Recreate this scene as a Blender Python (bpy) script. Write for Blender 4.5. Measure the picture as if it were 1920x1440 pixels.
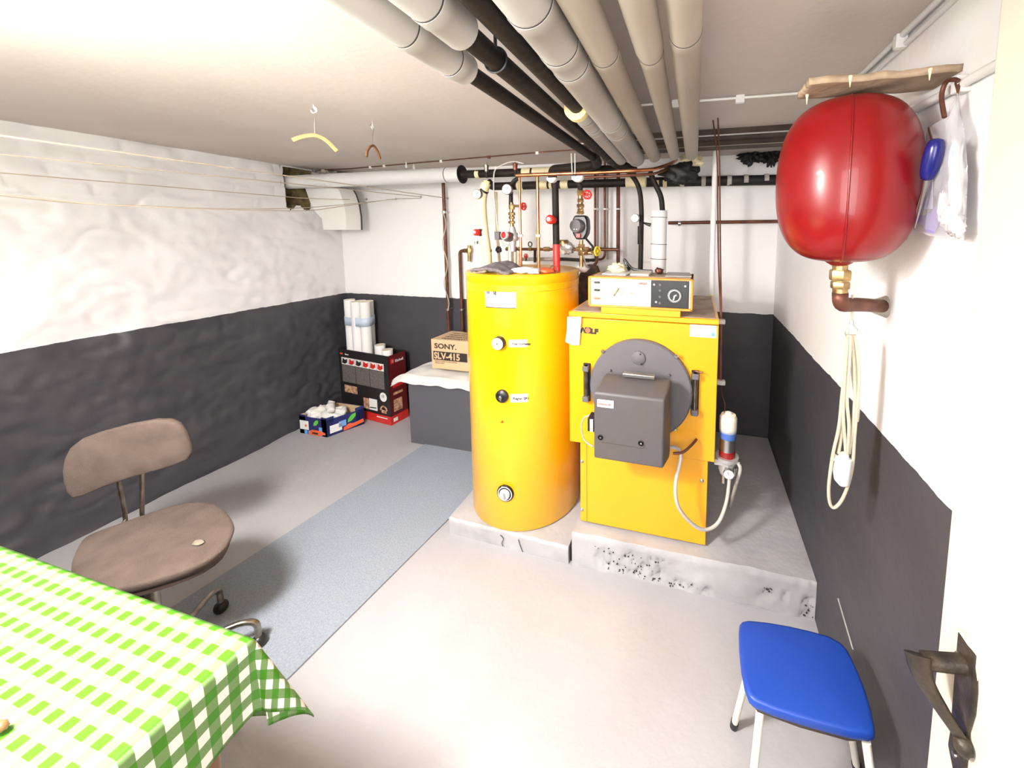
import bpy, bmesh, math, random
from mathutils import Vector, Matrix, noise
random.seed(7)
S = bpy.context.scene
for o in list(bpy.data.objects): bpy.data.objects.remove(o)
COL = S.collection
PI = math.pi
# ------------------------------------------------------------ camera
cd = bpy.data.cameras.new('camera'); cam = bpy.data.objects.new('camera', cd); COL.objects.link(cam)
cam.location = (0, 0, 1.55); cam.rotation_euler = (PI/2-.0975, 0, .2578)
cd.sensor_width = 36; cd.lens = 714.52/1920*36
cd.shift_x = -(1118.6-960)/1920; cd.shift_y = -(720-504.04)/1920
cd.clip_start = .02; S.camera = cam
# ------------------------------------------------------------ world, lights, exposure
w = bpy.data.worlds.new('world'); S.world = w; w.use_nodes = True
w.node_tree.nodes['Background'].inputs[0].default_value = (.9, .95, 1, 1)
w.node_tree.nodes['Background'].inputs[1].default_value = .6
def light(name, kind, loc, energy, color, size=.1, rot=(0, 0, 0), size_y=None):
    d = bpy.data.lights.new(name, kind); d.energy = energy; d.color = color
    if kind == 'AREA':
        d.size = size
        if size_y: d.shape = 'RECTANGLE'; d.size_y = size_y
    else: d.shadow_soft_size = size
    o = bpy.data.objects.new(name, d); COL.objects.link(o); o.location = loc; o.rotation_euler = rot
    return o
light('ceiling_lamp', 'POINT', (-1.15, -.02, 1.74), 16, (1, .95, .9), .07)
lamp = light('ceiling_lamp_downlight', 'AREA', (-1.15, -.02, 1.93), 37, (1, .96, .92), .3); lamp.data.shape = 'DISK'
light('doorway_fill', 'AREA', (-.02, -.75, 1.45), 13, (1, .97, .95), .8, (math.radians(88), 0, math.radians(12)), 1.0)  # soft fill added behind the doorway to lift the room, no known lamp
S.view_settings.view_transform = 'Standard'; S.view_settings.look = 'None'
S.view_settings.gamma = 1; S.view_settings.use_curve_mapping = False
S.view_settings.exposure = 1.32
# ------------------------------------------------------------ materials
MATS = {}
def mat(name, col, rough=.6, metal=0, bump=0, bscale=60, var=0, vscale=8, spec=.5, coat=0, col2=None, detail=4):
    if name in MATS: return MATS[name]
    m = bpy.data.materials.new(name); m.use_nodes = True; N = m.node_tree.nodes; L = m.node_tree.links
    b = N['Principled BSDF']; b.inputs['Base Color'].default_value = (*col, 1)
    b.inputs['Roughness'].default_value = rough; b.inputs['Metallic'].default_value = metal
    b.inputs['Specular IOR Level'].default_value = spec; b.inputs['Coat Weight'].default_value = coat
    tc = N.new('ShaderNodeTexCoord')
    if var or col2:
        n = N.new('ShaderNodeTexNoise'); n.inputs['Scale'].default_value = vscale; n.inputs['Detail'].default_value = detail
        L.new(tc.outputs['Object'], n.inputs['Vector'])
        r = N.new('ShaderNodeValToRGB'); L.new(n.outputs[0], r.inputs[0])
        c2 = col2 or tuple(max(0, c*(1-var)) for c in col)
        r.color_ramp.elements[0].position = .35; r.color_ramp.elements[1].position = .65
        r.color_ramp.elements[0].color = (*c2, 1); r.color_ramp.elements[1].color = (*col, 1)
        L.new(r.outputs[0], b.inputs['Base Color'])
    if bump:
        n = N.new('ShaderNodeTexNoise'); n.inputs['Scale'].default_value = bscale; n.inputs['Detail'].default_value = 5
        L.new(tc.outputs['Object'], n.inputs['Vector'])
        bp = N.new('ShaderNodeBump'); bp.inputs['Strength'].default_value = bump; bp.inputs['Distance'].default_value = .004
        L.new(n.outputs[0], bp.inputs['Height']); L.new(bp.outputs[0], b.inputs['Normal'])
    MATS[name] = m; return m
def math_node(N, L, op, a, b=None, c=None):
    n = N.new('ShaderNodeMath'); n.operation = op
    for i, v in enumerate((a, b, c)):
        if v is None: continue
        if isinstance(v, (int, float)): n.inputs[i].default_value = v
        else: L.new(v, n.inputs[i])
    return n.outputs[0]
def wall_mat(name, white, grey, zd, bump, bscale):
    m = mat(name, white, .75); N = m.node_tree.nodes; L = m.node_tree.links; b = N['Principled BSDF']
    g = N.new('ShaderNodeNewGeometry'); sp = N.new('ShaderNodeSeparateXYZ'); L.new(g.outputs['Position'], sp.inputs[0])
    n = N.new('ShaderNodeTexNoise'); n.inputs['Scale'].default_value = 22; n.inputs['Detail'].default_value = 5
    L.new(g.outputs['Position'], n.inputs['Vector'])
    z = math_node(N, L, 'MULTIPLY_ADD', n.outputs[0], .012, sp.outputs[2])
    f = math_node(N, L, 'GREATER_THAN', z, zd+.006)
    n2 = N.new('ShaderNodeTexNoise'); n2.inputs['Scale'].default_value = 3; n2.inputs['Detail'].default_value = 7
    L.new(g.outputs['Position'], n2.inputs['Vector'])
    rg = N.new('ShaderNodeValToRGB'); L.new(n2.outputs[0], rg.inputs[0])
    rg.color_ramp.elements[0].position = .3; rg.color_ramp.elements[1].position = .72
    rg.color_ramp.elements[0].color = (*[c*.85 for c in grey], 1); rg.color_ramp.elements[1].color = (*[c*1.2 for c in grey], 1)
    mx = N.new('ShaderNodeMix'); mx.data_type = 'RGBA'
    L.new(f, mx.inputs[0]); L.new(rg.outputs[0], mx.inputs[6]); mx.inputs[7].default_value = (*white, 1)
    L.new(mx.outputs[2], b.inputs['Base Color'])
    n3 = N.new('ShaderNodeTexNoise'); n3.inputs['Scale'].default_value = bscale; n3.inputs['Detail'].default_value = 6
    L.new(g.outputs['Position'], n3.inputs['Vector'])
    bp = N.new('ShaderNodeBump'); bp.inputs['Strength'].default_value = bump; bp.inputs['Distance'].default_value = .006
    L.new(n3.outputs[0], bp.inputs['Height']); L.new(bp.outputs[0], b.inputs['Normal'])
    b.inputs['Roughness'].default_value = .55
    return m
M_LWALL = wall_mat('painted_rough_plaster', (.74, .73, .745), (.050, .048, .057), 1.009, .5, 14)
M_WALL = wall_mat('painted_smooth_plaster', (.90, .895, .90), (.050, .048, .057), 1.009, .25, 30)
M_CEIL = mat('ceiling_paint', (.60, .535, .505), .8, bump=.25, bscale=40, col2=(.54, .475, .44), vscale=1.5)
M_FLOOR = mat('floor_paint', (.40, .395, .41), .5, bump=.5, bscale=25, col2=(.36, .352, .365), vscale=2.5, detail=8)
M_CONC = mat('plinth_paint', (.42, .415, .425), .6, bump=.7, bscale=35, col2=(.35, .345, .355), vscale=6)
M_CRACK = mat('crack_dark', (.03, .025, .025), .9)
M_RUNNER = mat('runner_felt', (.30, .335, .385), .95, bump=.6, bscale=300, col2=(.235, .265, .31), vscale=140)
M_BLOCK = mat('block_paint', (.085, .084, .098), .6, bump=.2, bscale=40)
M_YEL = mat('tank_enamel', (.88, .455, .002), .28, coat=.3, col2=(.86, .44, .002), vscale=3)
M_YEL2 = mat('boiler_enamel', (.80, .36, .005), .35, coat=.2, col2=(.78, .345, .005), vscale=3)
M_ORG = mat('panel_orange', (.78, .27, .03), .4)
M_DUSTY = mat('dusty_top', (.34, .25, .19), .8, bump=.3, col2=(.5, .42, .34), vscale=12)
M_DGREY = mat('door_grey_metal', (.115, .106, .115), .55, bump=.25, bscale=180)
M_BURN = mat('burner_grey', (.078, .072, .077), .5, bump=.15, bscale=250, col2=(.085, .073, .07), vscale=6)
M_BLACK = mat('black_plastic', (.007, .007, .008), .4)
M_RUB = mat('black_pipe_foam', (.009, .007, .006), .6, spec=.25, bump=.4, bscale=60, col2=(.020, .014, .011), vscale=14)
M_WHITE = mat('white_plastic', (.82, .81, .79), .4)
M_CREAM = mat('cream_plate', (.86, .80, .66), .45)
M_LAG = mat('pvc_lagging', (.47, .455, .435), .55, bump=.15, bscale=30, col2=(.42, .40, .38), vscale=4)
M_LAGT = mat('tan_lagging', (.38, .335, .285), .6, bump=.15, bscale=30, col2=(.33, .29, .24), vscale=4)
M_LAGW = mat('white_lagging', (.74, .735, .74), .5, bump=.15, bscale=30)
M_SEAM_SHADE = mat('seam_and_shade_dark', (.06, .05, .045), .8)
M_FOAM = mat('yellow_foam', (.80, .68, .36), .85, bump=.5, bscale=80, col2=(.75, .60, .30), vscale=20)
M_CRM = mat('cream_pipe', (.80, .72, .48), .5, bump=.2, bscale=60, col2=(.70, .60, .36), vscale=16)
M_COP = mat('copper', (.72, .30, .14), .28, 1, col2=(.50, .19, .09), vscale=20)
M_COPD = mat('dull_copper', (.19, .07, .04), .5, .6, col2=(.11, .042, .027), vscale=18)
M_BRA = mat('brass', (.52, .36, .16), .35, .9, col2=(.26, .16, .08), vscale=40)
M_STEEL = mat('steel', (.55, .54, .52), .3, 1)
M_CHR = mat('aged_chrome', (.42, .38, .33), .3, 1, col2=(.25, .22, .18), vscale=30)
M_ALU = mat('cast_metal', (.55, .54, .53), .5, .6, bump=.3, bscale=90)
M_RED = mat('red_plastic', (.58, .02, .015), .35)
M_RTANK = mat('red_lacquer', (.22, .004, .005), .32, coat=.15, spec=.35, col2=(.19, .003, .004), vscale=5)
M_YVALVE = mat('yellow_handwheel', (.75, .55, .04), .4)
M_BROWNF = mat('brown_upholstery', (.125, .090, .073), .95, bump=.9, bscale=420, col2=(.090, .064, .052), vscale=14, detail=10)
M_BROWNE = mat('brown_seat_shell', (.045, .03, .024), .6)
M_BLUE = mat('blue_vinyl', (.009, .050, .32), .42, bump=.12, bscale=300)
M_WTUBE = mat('cream_tube', (.80, .77, .68), .35)
M_DOOR = mat('cream_door', (.66, .60, .48), .4, bump=.06, bscale=20)
M_IRON = mat('black_iron', (.012, .009, .008), .42, .12, spec=.3, bump=.6, bscale=70, col2=(.045, .034, .025), vscale=25)
M_CARD = mat('kraft_card', (.62, .44, .26), .8, bump=.1, bscale=80)
M_CARDIN = mat('carton_inside', (.30, .18, .10), .85)
M_INK = mat('ink_dark', (.03, .018, .015), .7)
M_PAPER = mat('white_paper', (.82, .82, .82), .7, bump=.2, bscale=20)
M_CLOTH = mat('white_cloth', (.78, .77, .75), .9, bump=.5, bscale=200)
M_FELT = mat('grey_felt', (.20, .175, .185), .95, bump=.9, bscale=250, col2=(.12, .105, .115), vscale=90)
M_NAVY = mat('navy_print', (.015, .02, .13), .5)
M_CRED = mat('carton_red', (.55, .02, .015), .4)
M_CBLK = mat('carton_black', (.015, .013, .014), .4)
M_DRED = mat('carton_dark_red', (.10, .008, .01), .4)
M_TILE = mat('carton_grey_print', (.17, .15, .14), .5, col2=(.09, .08, .08), vscale=90)
M_SKIN = mat('carton_photo_print', (.70, .45, .28), .5, col2=(.25, .10, .06), vscale=40)
M_LBLUE = mat('light_blue_print', (.16, .36, .75), .5)
M_PBLUE = mat('pale_blue_band', (.52, .62, .76), .5)
M_ORED = mat('orange_red_print', (.80, .13, .04), .5)
M_LEAF = mat('green_print', (.12, .55, .05), .5)
M_WOOD = mat('pale_wood', (.50, .33, .15), .5, col2=(.44, .28, .12), vscale=25)
M_WOODD = mat('brown_wood', (.30, .14, .06), .5, col2=(.20, .09, .04), vscale=25)
M_BOARD = mat('dusty_board', (.45, .34, .23), .9, bump=.6, bscale=40, col2=(.30, .21, .14), vscale=18)
M_STRAW = mat('roll_inside', (.72, .60, .36), .8)
M_LINE = mat('clothesline_cord', (.42, .35, .28), .7)
M_CORD = mat('cream_cord', (.50, .44, .32), .5)
M_BEAM = mat('rusty_beam', (.04, .022, .018), .7, bump=.5, bscale=40, col2=(.075, .05, .028), vscale=10)
M_RUST = mat('rusty_brown', (.11, .06, .035), .85, bump=.8, bscale=60, col2=(.04, .025, .02), vscale=20)
M_ROCK = mat('olive_rubble', (.16, .12, .04), .9, bump=1, bscale=30, col2=(.05, .04, .02), vscale=20)
M_BLUEH = mat('blue_handle', (.008, .010, .14), .25)
M_HOSE = mat('grey_hose', (.50, .47, .43), .5, bump=.3, bscale=120)
M_BLUELBL = mat('blue_canister_band', (.06, .13, .42), .4)
M_NEARB = mat('near_black', (.006, .005, .006), .6)
M_VIO = mat('violet_print', (.30, .26, .55), .5)
M_GREY = mat('dial_grey', (.33, .33, .34), .5)
def glassy(name, col, alpha):
    m = bpy.data.materials.new(name); m.use_nodes = True; b = m.node_tree.nodes['Principled BSDF']
    b.inputs['Base Color'].default_value = (*col, 1); b.inputs['Roughness'].default_value = .12
    b.inputs['Alpha'].default_value = alpha; return m
M_BAG = glassy('clear_polybag', (.86, .86, .92), .32)
M_CLEAR = glassy('clear_cup', (.9, .88, .8), .35)
def gingham():
    m = bpy.data.materials.new('green_gingham'); m.use_nodes = True; N = m.node_tree.nodes; L = m.node_tree.links
    b = N['Principled BSDF']; b.inputs['Roughness'].default_value = .35; b.inputs['Specular IOR Level'].default_value = .4
    uv = N.new('ShaderNodeUVMap'); sp = N.new('ShaderNodeSeparateXYZ'); L.new(uv.outputs[0], sp.inputs[0])
    def stripe(o, pitch, off):
        v = math_node(N, L, 'MULTIPLY_ADD', o, 1/pitch, off)
        fr = math_node(N, L, 'FRACT', v); return math_node(N, L, 'LESS_THAN', fr, .5)
    s = math_node(N, L, 'ADD', stripe(sp.outputs[0], .042, 100.35), stripe(sp.outputs[1], .0345, 100.3))
    r = N.new('ShaderNodeValToRGB'); r.color_ramp.interpolation = 'CONSTANT'
    sc = math_node(N, L, 'MULTIPLY', s, .5); L.new(sc, r.inputs[0])
    e = r.color_ramp.elements; e[0].position = 0; e[0].color = (.86, .87, .80, 1)
    e[1].position = .75; e[1].color = (.055, .24, .008, 1)
    k = e.new(.25); k.color = (.17, .29, .10, 1)
    L.new(r.outputs[0], b.inputs['Base Color']); return m
M_GING = gingham()
# ------------------------------------------------------------ pixel -> world point on a plane
_F, _CX, _CY, _YAW, _PIT = 714.52, 1118.6, 504.04, .2578, .0975
_fw = Vector((-math.sin(_YAW)*math.cos(_PIT), math.cos(_YAW)*math.cos(_PIT), -math.sin(_PIT)))
_r = _fw.cross(Vector((0, 0, 1))).normalized(); _u = _r.cross(_fw); _C = Vector((0, 0, 1.55))
def at(px, py, x=None, y=None, z=None, P=None, n=None):
    d = _fw+_r*((px-_CX)/_F)-_u*((py-_CY)/_F)
    if P is not None: return _C+d*((Vector(P)-_C).dot(Vector(n))/d.dot(Vector(n)))
    if x is not None: return _C+d*(x/d.x)
    if y is not None: return _C+d*(y/d.y)
    return _C+d*((z-1.55)/d.z)
# ------------------------------------------------------------ mesh builder
def frame(d):
    d = Vector(d).normalized(); a = Vector((0, 0, 1)) if abs(d.z) < .9 else Vector((1, 0, 0))
    x = a.cross(d).normalized(); return x, d.cross(x), d
def fillet(pts, rad, n=5):
    pts = [Vector(p) for p in pts]; out = [pts[0]]
    for i in range(1, len(pts)-1):
        a, b, c = pts[i-1], pts[i], pts[i+1]
        r = min(rad, (a-b).length*.48, (c-b).length*.48)
        p = b+(a-b).normalized()*r; q = b+(c-b).normalized()*r
        for k in range(n+1):
            t = k/n; out.append(p*(1-t)**2+b*2*t*(1-t)+q*t*t)
    out.append(pts[-1]); return out
def spline(pts, n=6):
    pts = [Vector(p) for p in pts]; P = [pts[0]*2-pts[1]]+pts+[pts[-1]*2-pts[-2]]; out = []
    for i in range(1, len(P)-2):
        a, b, c, d = P[i-1:i+3]
        for k in range(n):
            t = k/n
            out.append(.5*((2*b)+(c-a)*t+(2*a-5*b+4*c-d)*t*t+(3*b-a-3*c+d)*t**3))
    out.append(pts[-1]); return out
class MB:
    def __init__(s): s.v = []; s.f = []; s.uv = None
    def box(s, lo, hi, rot=None, piv=None):
        b = len(s.v)
        for x in (lo[0], hi[0]):
            for y in (lo[1], hi[1]):
                for z in (lo[2], hi[2]): s.v.append(Vector((x, y, z)))
        if rot is not None:
            piv = Vector(piv if piv is not None else [(lo[i]+hi[i])/2 for i in range(3)])
            R = rot if isinstance(rot, Matrix) else Matrix.Rotation(rot, 3, 'Z')
            for i in range(b, b+8): s.v[i] = piv+R@(s.v[i]-piv)
        s.f += [tuple(b+i for i in q) for q in ((0, 1, 3, 2), (4, 6, 7, 5), (0, 4, 5, 1), (2, 3, 7, 6), (0, 2, 6, 4), (1, 5, 7, 3))]
        return s
    def tube(s, pts, r, n=14, r2=None, cap=True):
        pts = [Vector(p) for p in pts]; m = len(pts); b = len(s.v)
        X = None
        for i, p in enumerate(pts):
            d = (pts[min(i+1, m-1)]-pts[max(i-1, 0)]).normalized()
            if X is None: X, Y, _ = frame(d)
            else:
                X = (X-d*X.dot(d)).normalized(); Y = d.cross(X)
            rr = (r[i] if isinstance(r, (list, tuple)) else (r if r2 is None else r+(r2-r)*i/(m-1)))
            for k in range(n):
                a = 2*PI*k/n; s.v.append(p+X*math.cos(a)*rr+Y*math.sin(a)*rr)
        for i in range(m-1):
            for k in range(n):
                k2 = (k+1) % n; s.f.append((b+i*n+k, b+i*n+k2, b+(i+1)*n+k2, b+(i+1)*n+k))
        if cap:
            s.f.append(tuple(b+k for k in range(n))[::-1]); s.f.append(tuple(b+(m-1)*n+k for k in range(n)))
        return s
    def lathe(s, prof, o=(0, 0, 0), d=(0, 0, 1), n=32, caps=True):
        X, Y, D = frame(d); o = Vector(o); b = len(s.v); m = len(prof)
        for (r, h) in prof:
            for k in range(n):
                a = 2*PI*k/n; s.v.append(o+D*h+X*math.cos(a)*r+Y*math.sin(a)*r)
        for i in range(m-1):
            for k in range(n):
                k2 = (k+1) % n; s.f.append((b+i*n+k, b+i*n+k2, b+(i+1)*n+k2, b+(i+1)*n+k))
        if caps:
            s.f.append(tuple(b+k for k in range(n))[::-1]); s.f.append(tuple(b+(m-1)*n+k for k in range(n)))
        return s
    def prism(s, poly, o, X, Y, t):
        """poly in (u,v) -> o+X*u+Y*v, extruded by vector t"""
        o, X, Y, t = Vector(o), Vector(X), Vector(Y), Vector(t); b = len(s.v); n = len(poly)
        for k in (0, 1):
            for (a, c) in poly: s.v.append(o+X*a+Y*c+t*k)
        s.f.append(tuple(range(b, b+n))[::-1]); s.f.append(tuple(range(b+n, b+2*n)))
        for i in range(n):
            j = (i+1) % n; s.f.append((b+i, b+j, b+n+j, b+n+i))
        return s
    def poly3(s, pts, t):
        pts = [Vector(p) for p in pts]; b = len(s.v); n = len(pts); t = Vector(t)
        s.v += pts+[p+t for p in pts]
        s.f.append(tuple(range(b, b+n))[::-1]); s.f.append(tuple(range(b+n, b+2*n)))
        for i in range(n):
            j = (i+1) % n; s.f.append((b+i, b+j, b+n+j, b+n+i))
        return s
    def grid(s, fn, nu, nv, closed=False):
        b = len(s.v)
        for j in range(nv+1):
            for i in range(nu+1): s.v.append(Vector(fn(i/nu, j/nv)))
        for j in range(nv):
            for i in range(nu):
                a = b+j*(nu+1)+i; s.f.append((a, a+1, a+nu+2, a+nu+1))
        return s
    def blob(s, c, rx, ry, rz, amp=.2, sc=3, n=20, seed=0, rot=None):
        c = Vector(c); b = len(s.v); m = n//2
        for j in range(m+1):
            for i in range(n):
                th = PI*j/m; ph = 2*PI*i/n
                d = Vector((math.sin(th)*math.cos(ph), math.sin(th)*math.sin(ph), math.cos(th)))
                k = 1+amp*noise.noise(d*sc+Vector((seed, seed*2, 0)))*1.6
                p = Vector((d.x*rx, d.y*ry, d.z*rz))*k
                if rot is not None: p = rot@p
                s.v.append(c+p)
        for j in range(m):
            for i in range(n):
                i2 = (i+1) % n; s.f.append((b+j*n+i, b+(j+1)*n+i, b+(j+1)*n+i2, b+j*n+i2))
        return s
    def pillow(s, outline, n, thick, bulge, top, rows=((0, 1.0), (.35, 1.012), (.7, 1.0), (1, .965)), inner=(.9, .7, .4, 0)):
        """outline: 3D loop on the upper plane; n: up normal; rounded cushion going down by thick."""
        O = [Vector(p) for p in outline]; c = sum(O, Vector())/len(O); n = Vector(n).normalized(); k = len(O); b = len(s.v)
        for (h, sc) in rows:
            for p in O: s.v.append(c+(p-c)*sc+n*(-thick*(1-h)))
        R = len(rows)
        for q in inner[:-1]:
            for p in O: s.v.append(c+(p-c)*q+n*bulge*(1-q*q))
        R += len(inner)-1
        for j in range(R-1):
            for i in range(k):
                i2 = (i+1) % k; s.f.append((b+j*k+i, b+j*k+i2, b+(j+1)*k+i2, b+(j+1)*k+i))
        ci = len(s.v); s.v.append(c+n*bulge)
        for i in range(k): s.f.append((b+(R-1)*k+i, b+(R-1)*k+(i+1) % k, ci))
        s.f.append(tuple(b+i for i in range(k))[::-1]); return s
    def build(s, name, m, parent=None, bevel=0, seg=2, smooth=40, subsurf=0, uvs=None, weld=False):
        me = bpy.data.meshes.new(name)
        org = Vector((0, 0, 0))
        if parent is None:   # origin at the base of the thing
            xs = [v.x for v in s.v]; ys = [v.y for v in s.v]; zs = [v.z for v in s.v]
            org = Vector(((min(xs)+max(xs))/2, (min(ys)+max(ys))/2, min(zs)))
        else: org = parent_world(parent)
        me.from_pydata([tuple(v-org) for v in s.v], [], s.f); me.validate()
        bm = bmesh.new(); bm.from_mesh(me)
        if weld: bmesh.ops.remove_doubles(bm, verts=bm.verts, dist=1e-5)
        bmesh.ops.recalc_face_normals(bm, faces=bm.faces); bm.to_mesh(me); bm.free()
        if uvs is not None:
            ul = me.uv_layers.new(name='UVMap')
            for lp in me.loops: ul.data[lp.index].uv = uvs[lp.vertex_index]
        me.materials.append(m)
        me.shade_smooth()
        me.set_sharp_from_angle(angle=math.radians(smooth))
        o = bpy.data.objects.new(name, me); COL.objects.link(o)
        if parent is None: o.location = org
        else: o.parent = parent
        if bevel:
            bv = o.modifiers.new('bevel', 'BEVEL'); bv.width = bevel; bv.segments = seg; bv.limit_method = 'ANGLE'; bv.angle_limit = math.radians(35)
            bv.harden_normals = False
        if subsurf:
            sb = o.modifiers.new('sub', 'SUBSURF'); sb.levels = subsurf; sb.render_levels = subsurf
        return o
def parent_world(p):
    v = Vector(p.location)
    while p.parent: p = p.parent; v += p.location
    return v
LASTP = None
def thing(name, loc, label, cat, group=None):
    global LASTP
    o = bpy.data.objects.new(name, None); COL.objects.link(o); o.location = loc; o.empty_display_size = .05
    if name in ('riser_pipe', 'valve_manifold'): LASTP = o
    return tag(o, label, cat, group)
def tag(o, label, cat, group=None):
    o['label'] = label; o['category'] = cat
    if group: o['group'] = group
    return o
def lab(o, label): o['label'] = label; return o
def stru(o): o['kind'] = 'structure'; return o
def text(name, s, o, X, Y, size, m, parent, bold=0, align='LEFT', sx=1, lift=.0006):
    cu = bpy.data.curves.new(name, 'FONT'); cu.body = s; cu.size = size; cu.offset = bold; cu.align_x = align; cu.resolution_u = 3
    cu.extrude = .0003
    t = bpy.data.objects.new(name+'_tmp', cu); COL.objects.link(t)
    me = bpy.data.meshes.new_from_object(t); bpy.data.objects.remove(t); bpy.data.curves.remove(cu)
    X = Vector(X).normalized(); Y = Vector(Y).normalized(); N = X.cross(Y).normalized(); o = Vector(o)+N*lift
    org = parent_world(parent)
    for v in me.vertices: v.co = o+X*v.co.x*sx+Y*v.co.y+N*v.co.z-org
    me.materials.clear(); me.materials.append(m)
    ob = bpy.data.objects.new(name, me); COL.objects.link(ob); ob.parent = parent; return ob
def simple(name, mb, m, label, cat, group=None, **k):
    global LASTP
    o = tag(mb.build(name, m, **k), label, cat, group)
    if name == 'insulated_hose': LASTP = o
    return o
XL, XR, YB, ZC, YN = -2.996, .494, 2.666, 2.042, -.16
# ============================================================ STRUCTURE
stru(MB().box((XL-.1, YN-1.2, -.1), (XR+.2, YB+.1, 0)).build('floor', M_FLOOR))
stru(MB().box((XL-.1, YN-.1, ZC), (XR+.2, YB+.1, ZC+.1)).build('ceiling', M_CEIL))
def lw(u, v):
    y = YN+(YB-YN)*u; z = ZC*v
    p = Vector((0, y, z))
    q = Vector((0, y+z*.6, z*1.7))
    d = .020*noise.noise(p*3.1)+.013*noise.noise(q*6+Vector((5, 0, 0)))+.006*noise.noise(p*17)
    d -= .007*max(0, .22-abs(noise.noise(q*4.3+Vector((9, 1, 0)))))/.22*max(0, .3+noise.noise(p*2.2))*2
    if z > 1.72:       # painted brick courses showing through under the ceiling
        row = math.floor((z-1.72)/.08); fz = ((z-1.72)/.08) % 1; fy = ((y+.12*(row % 2)+.03*noise.noise(p*5))/.25) % 1; fz = (fz+.25*noise.noise(p*3.3)) % 1
        g = max(0, 1-min(fz, 1-fz)/.14, 1-min(fy, 1-fy)/.05)
        d -= .007*min(1, g)*max(0, min(1, .75+1.5*noise.noise(p*2.7)))
    e = min(1, (1-u)*30, u*30)
    return (XL+d*e, y, z)
HOLE = (2.20, 2.41, 1.735, 2.03)
mb = MB().grid(lw, 300, 210)
mb.f = [f for f in mb.f if not (HOLE[0] < sum(mb.v[i].y for i in f)/4 < HOLE[1]+.02*math.sin(mb.v[f[0]].z*60) and HOLE[2]+.02*math.sin(mb.v[f[0]].y*50) < sum(mb.v[i].z for i in f)/4 < HOLE[3])]
stru(mb.build('wall_left', M_LWALL, smooth=180))
# rubble niche behind the hole
def niche(u, v):
    th = PI*v
    y = 2.18+.26*u; z = 1.70+.36*v
    d = -.10*math.sin(PI*min(1, max(0, u)))**.5*math.sin(PI*v)**.5+.02*noise.noise(Vector((0, y, z))*20)
    return (XL+.004+d-.01, y, z)
mb = MB().grid(niche, 24, 24)
o = mb.build('trim_1', M_ROCK, smooth=180); stru(o)
def bw(u, v):
    x = XL+(XR-XL)*u; z = ZC*v; p = Vector((x, 0, z)); e = min(1, u*30, (1-u)*30)
    return (x, YB+e*(.006*noise.noise(p*2.3)+.002*noise.noise(p*12)), z)
stru(MB().grid(bw, 160, 100).build('wall_back', M_WALL, smooth=180))
def rw(u, v):
    y = YN+(YB-YN)*u; z = ZC*v; p = Vector((3, y, z)); e = min(1, u*30, (1-u)*30)
    return (XR-e*(.005*noise.noise(p*2.1)+.0018*noise.noise(p*13)), y, z)
stru(MB().grid(rw, 140, 100).build('wall_right', M_WALL, smooth=180))
mb = MB().box((XL, YN-.12, 0), (-.46, YN, ZC)).box((.45, YN-.12, 0), (XR, YN, ZC)).box((-.46, YN-.12, 2.0), (.45, YN, ZC))
stru(mb.build('wall_near', M_WALL))
# corridor beyond the doorway
mb = MB().box((-1.3, YN-1.3, 0), (1.2, YN-1.2, ZC)).box((-1.4, YN-1.3, 0), (-1.3, YN-.12, ZC)).box((1.2, YN-1.3, 0), (1.3, YN-.12, ZC)).box((-1.4, YN-1.3, ZC), (1.3, YN-.1, ZC+.1))
mb.box((.55, YN-.13, 0), (1.3, YN-.12, ZC))
stru(mb.build('wall_corridor', M_WALL))
# older raised plaster layer at the left of the back wall, ragged at its right edge
xr_ = at(872, 400, y=YB).x; zt_ = at(800, 353, y=YB).z
pp = [(XL, 1.02), (XL, zt_)]+[(xr_-.012+.010*noise.noise(Vector((k*.6, 2, 0))), zt_-(zt_-1.02)*k/60) for k in range(61)]
stru(MB().prism(pp, (0, YB-.008, 0), (1, 0, 0), (0, 0, 1), (0, .012, 0)).build('trim_2', M_WALL, bevel=.002))
# plinths
def rough_block(name, pts, z1, label, amp=.004, chips=None, seed=0):
    """pts: front-left, front-right, back-right, back-left on the ground"""
    FL, FR, BR, BL = [Vector((*p, 0)) for p in pts]; mb = MB(); nu, nf = 90, 10
    def front(u, v):
        p = FL.lerp(FR, u)+Vector((0, 0, z1*v)); k = noise.noise(p*28+Vector((seed, 0, 0)))
        d = amp*k+amp*1.5*noise.noise(p*9)
        c = 0
        if chips:
            for (a, b, zlo, zhi) in chips:
                if a < u < b and zlo < v < zhi and noise.noise(p*70) > .12: c = .012
        r = .008*(v > .97)
        e = 1 if 0 < u < 1 else 0
        return p+Vector((0, -d*.8+c+r, -.002*abs(k)*(v == 1)))*e if 0 < u < 1 else p
    mb.grid(front, nu, nf)
    def top(u, v):
        a = FL.lerp(FR, u); b = BL.lerp(BR, u); p = a.lerp(b, v)+Vector((0, 0, z1))
        if v == 0: return front(u, 1)
        return p+Vector((0, 0, amp*.4*noise.noise(p*6) if 0 < u < 1 else 0))
    mb.grid(top, nu, 20)
    mb.f.append(tuple(len(mb.v)+i for i in range(4))); mb.v += [FL, BL, BL+Vector((0, 0, z1)), FL+Vector((0, 0, z1))]
    mb.f.append(tuple(len(mb.v)+i for i in range(4))); mb.v += [FR, BR, BR+Vector((0, 0, z1)), FR+Vector((0, 0, z1))]
    return mb
ZP1, ZP2 = .086, .166
t = thing('concrete_plinth', (-.87, 1.9, 0), 'low cracked grey painted concrete plinth under the tall yellow cylinder', 'plinth')
rough_block('', [(-1.20, 1.572), (-.546, 1.553), (-.546, 2.25), (-1.20, 2.25)], ZP1, '').build('slab', M_CONC, t, smooth=60)
def crack(pts, r=.0016):
    return MB().tube(spline([at(px, py, y=1.556) for px, py in pts], 3), r, 5)
crack([(938, 1003), (944, 1010), (941, 1018), (943, 1024)]).build('crack', M_CRACK, t)
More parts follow.
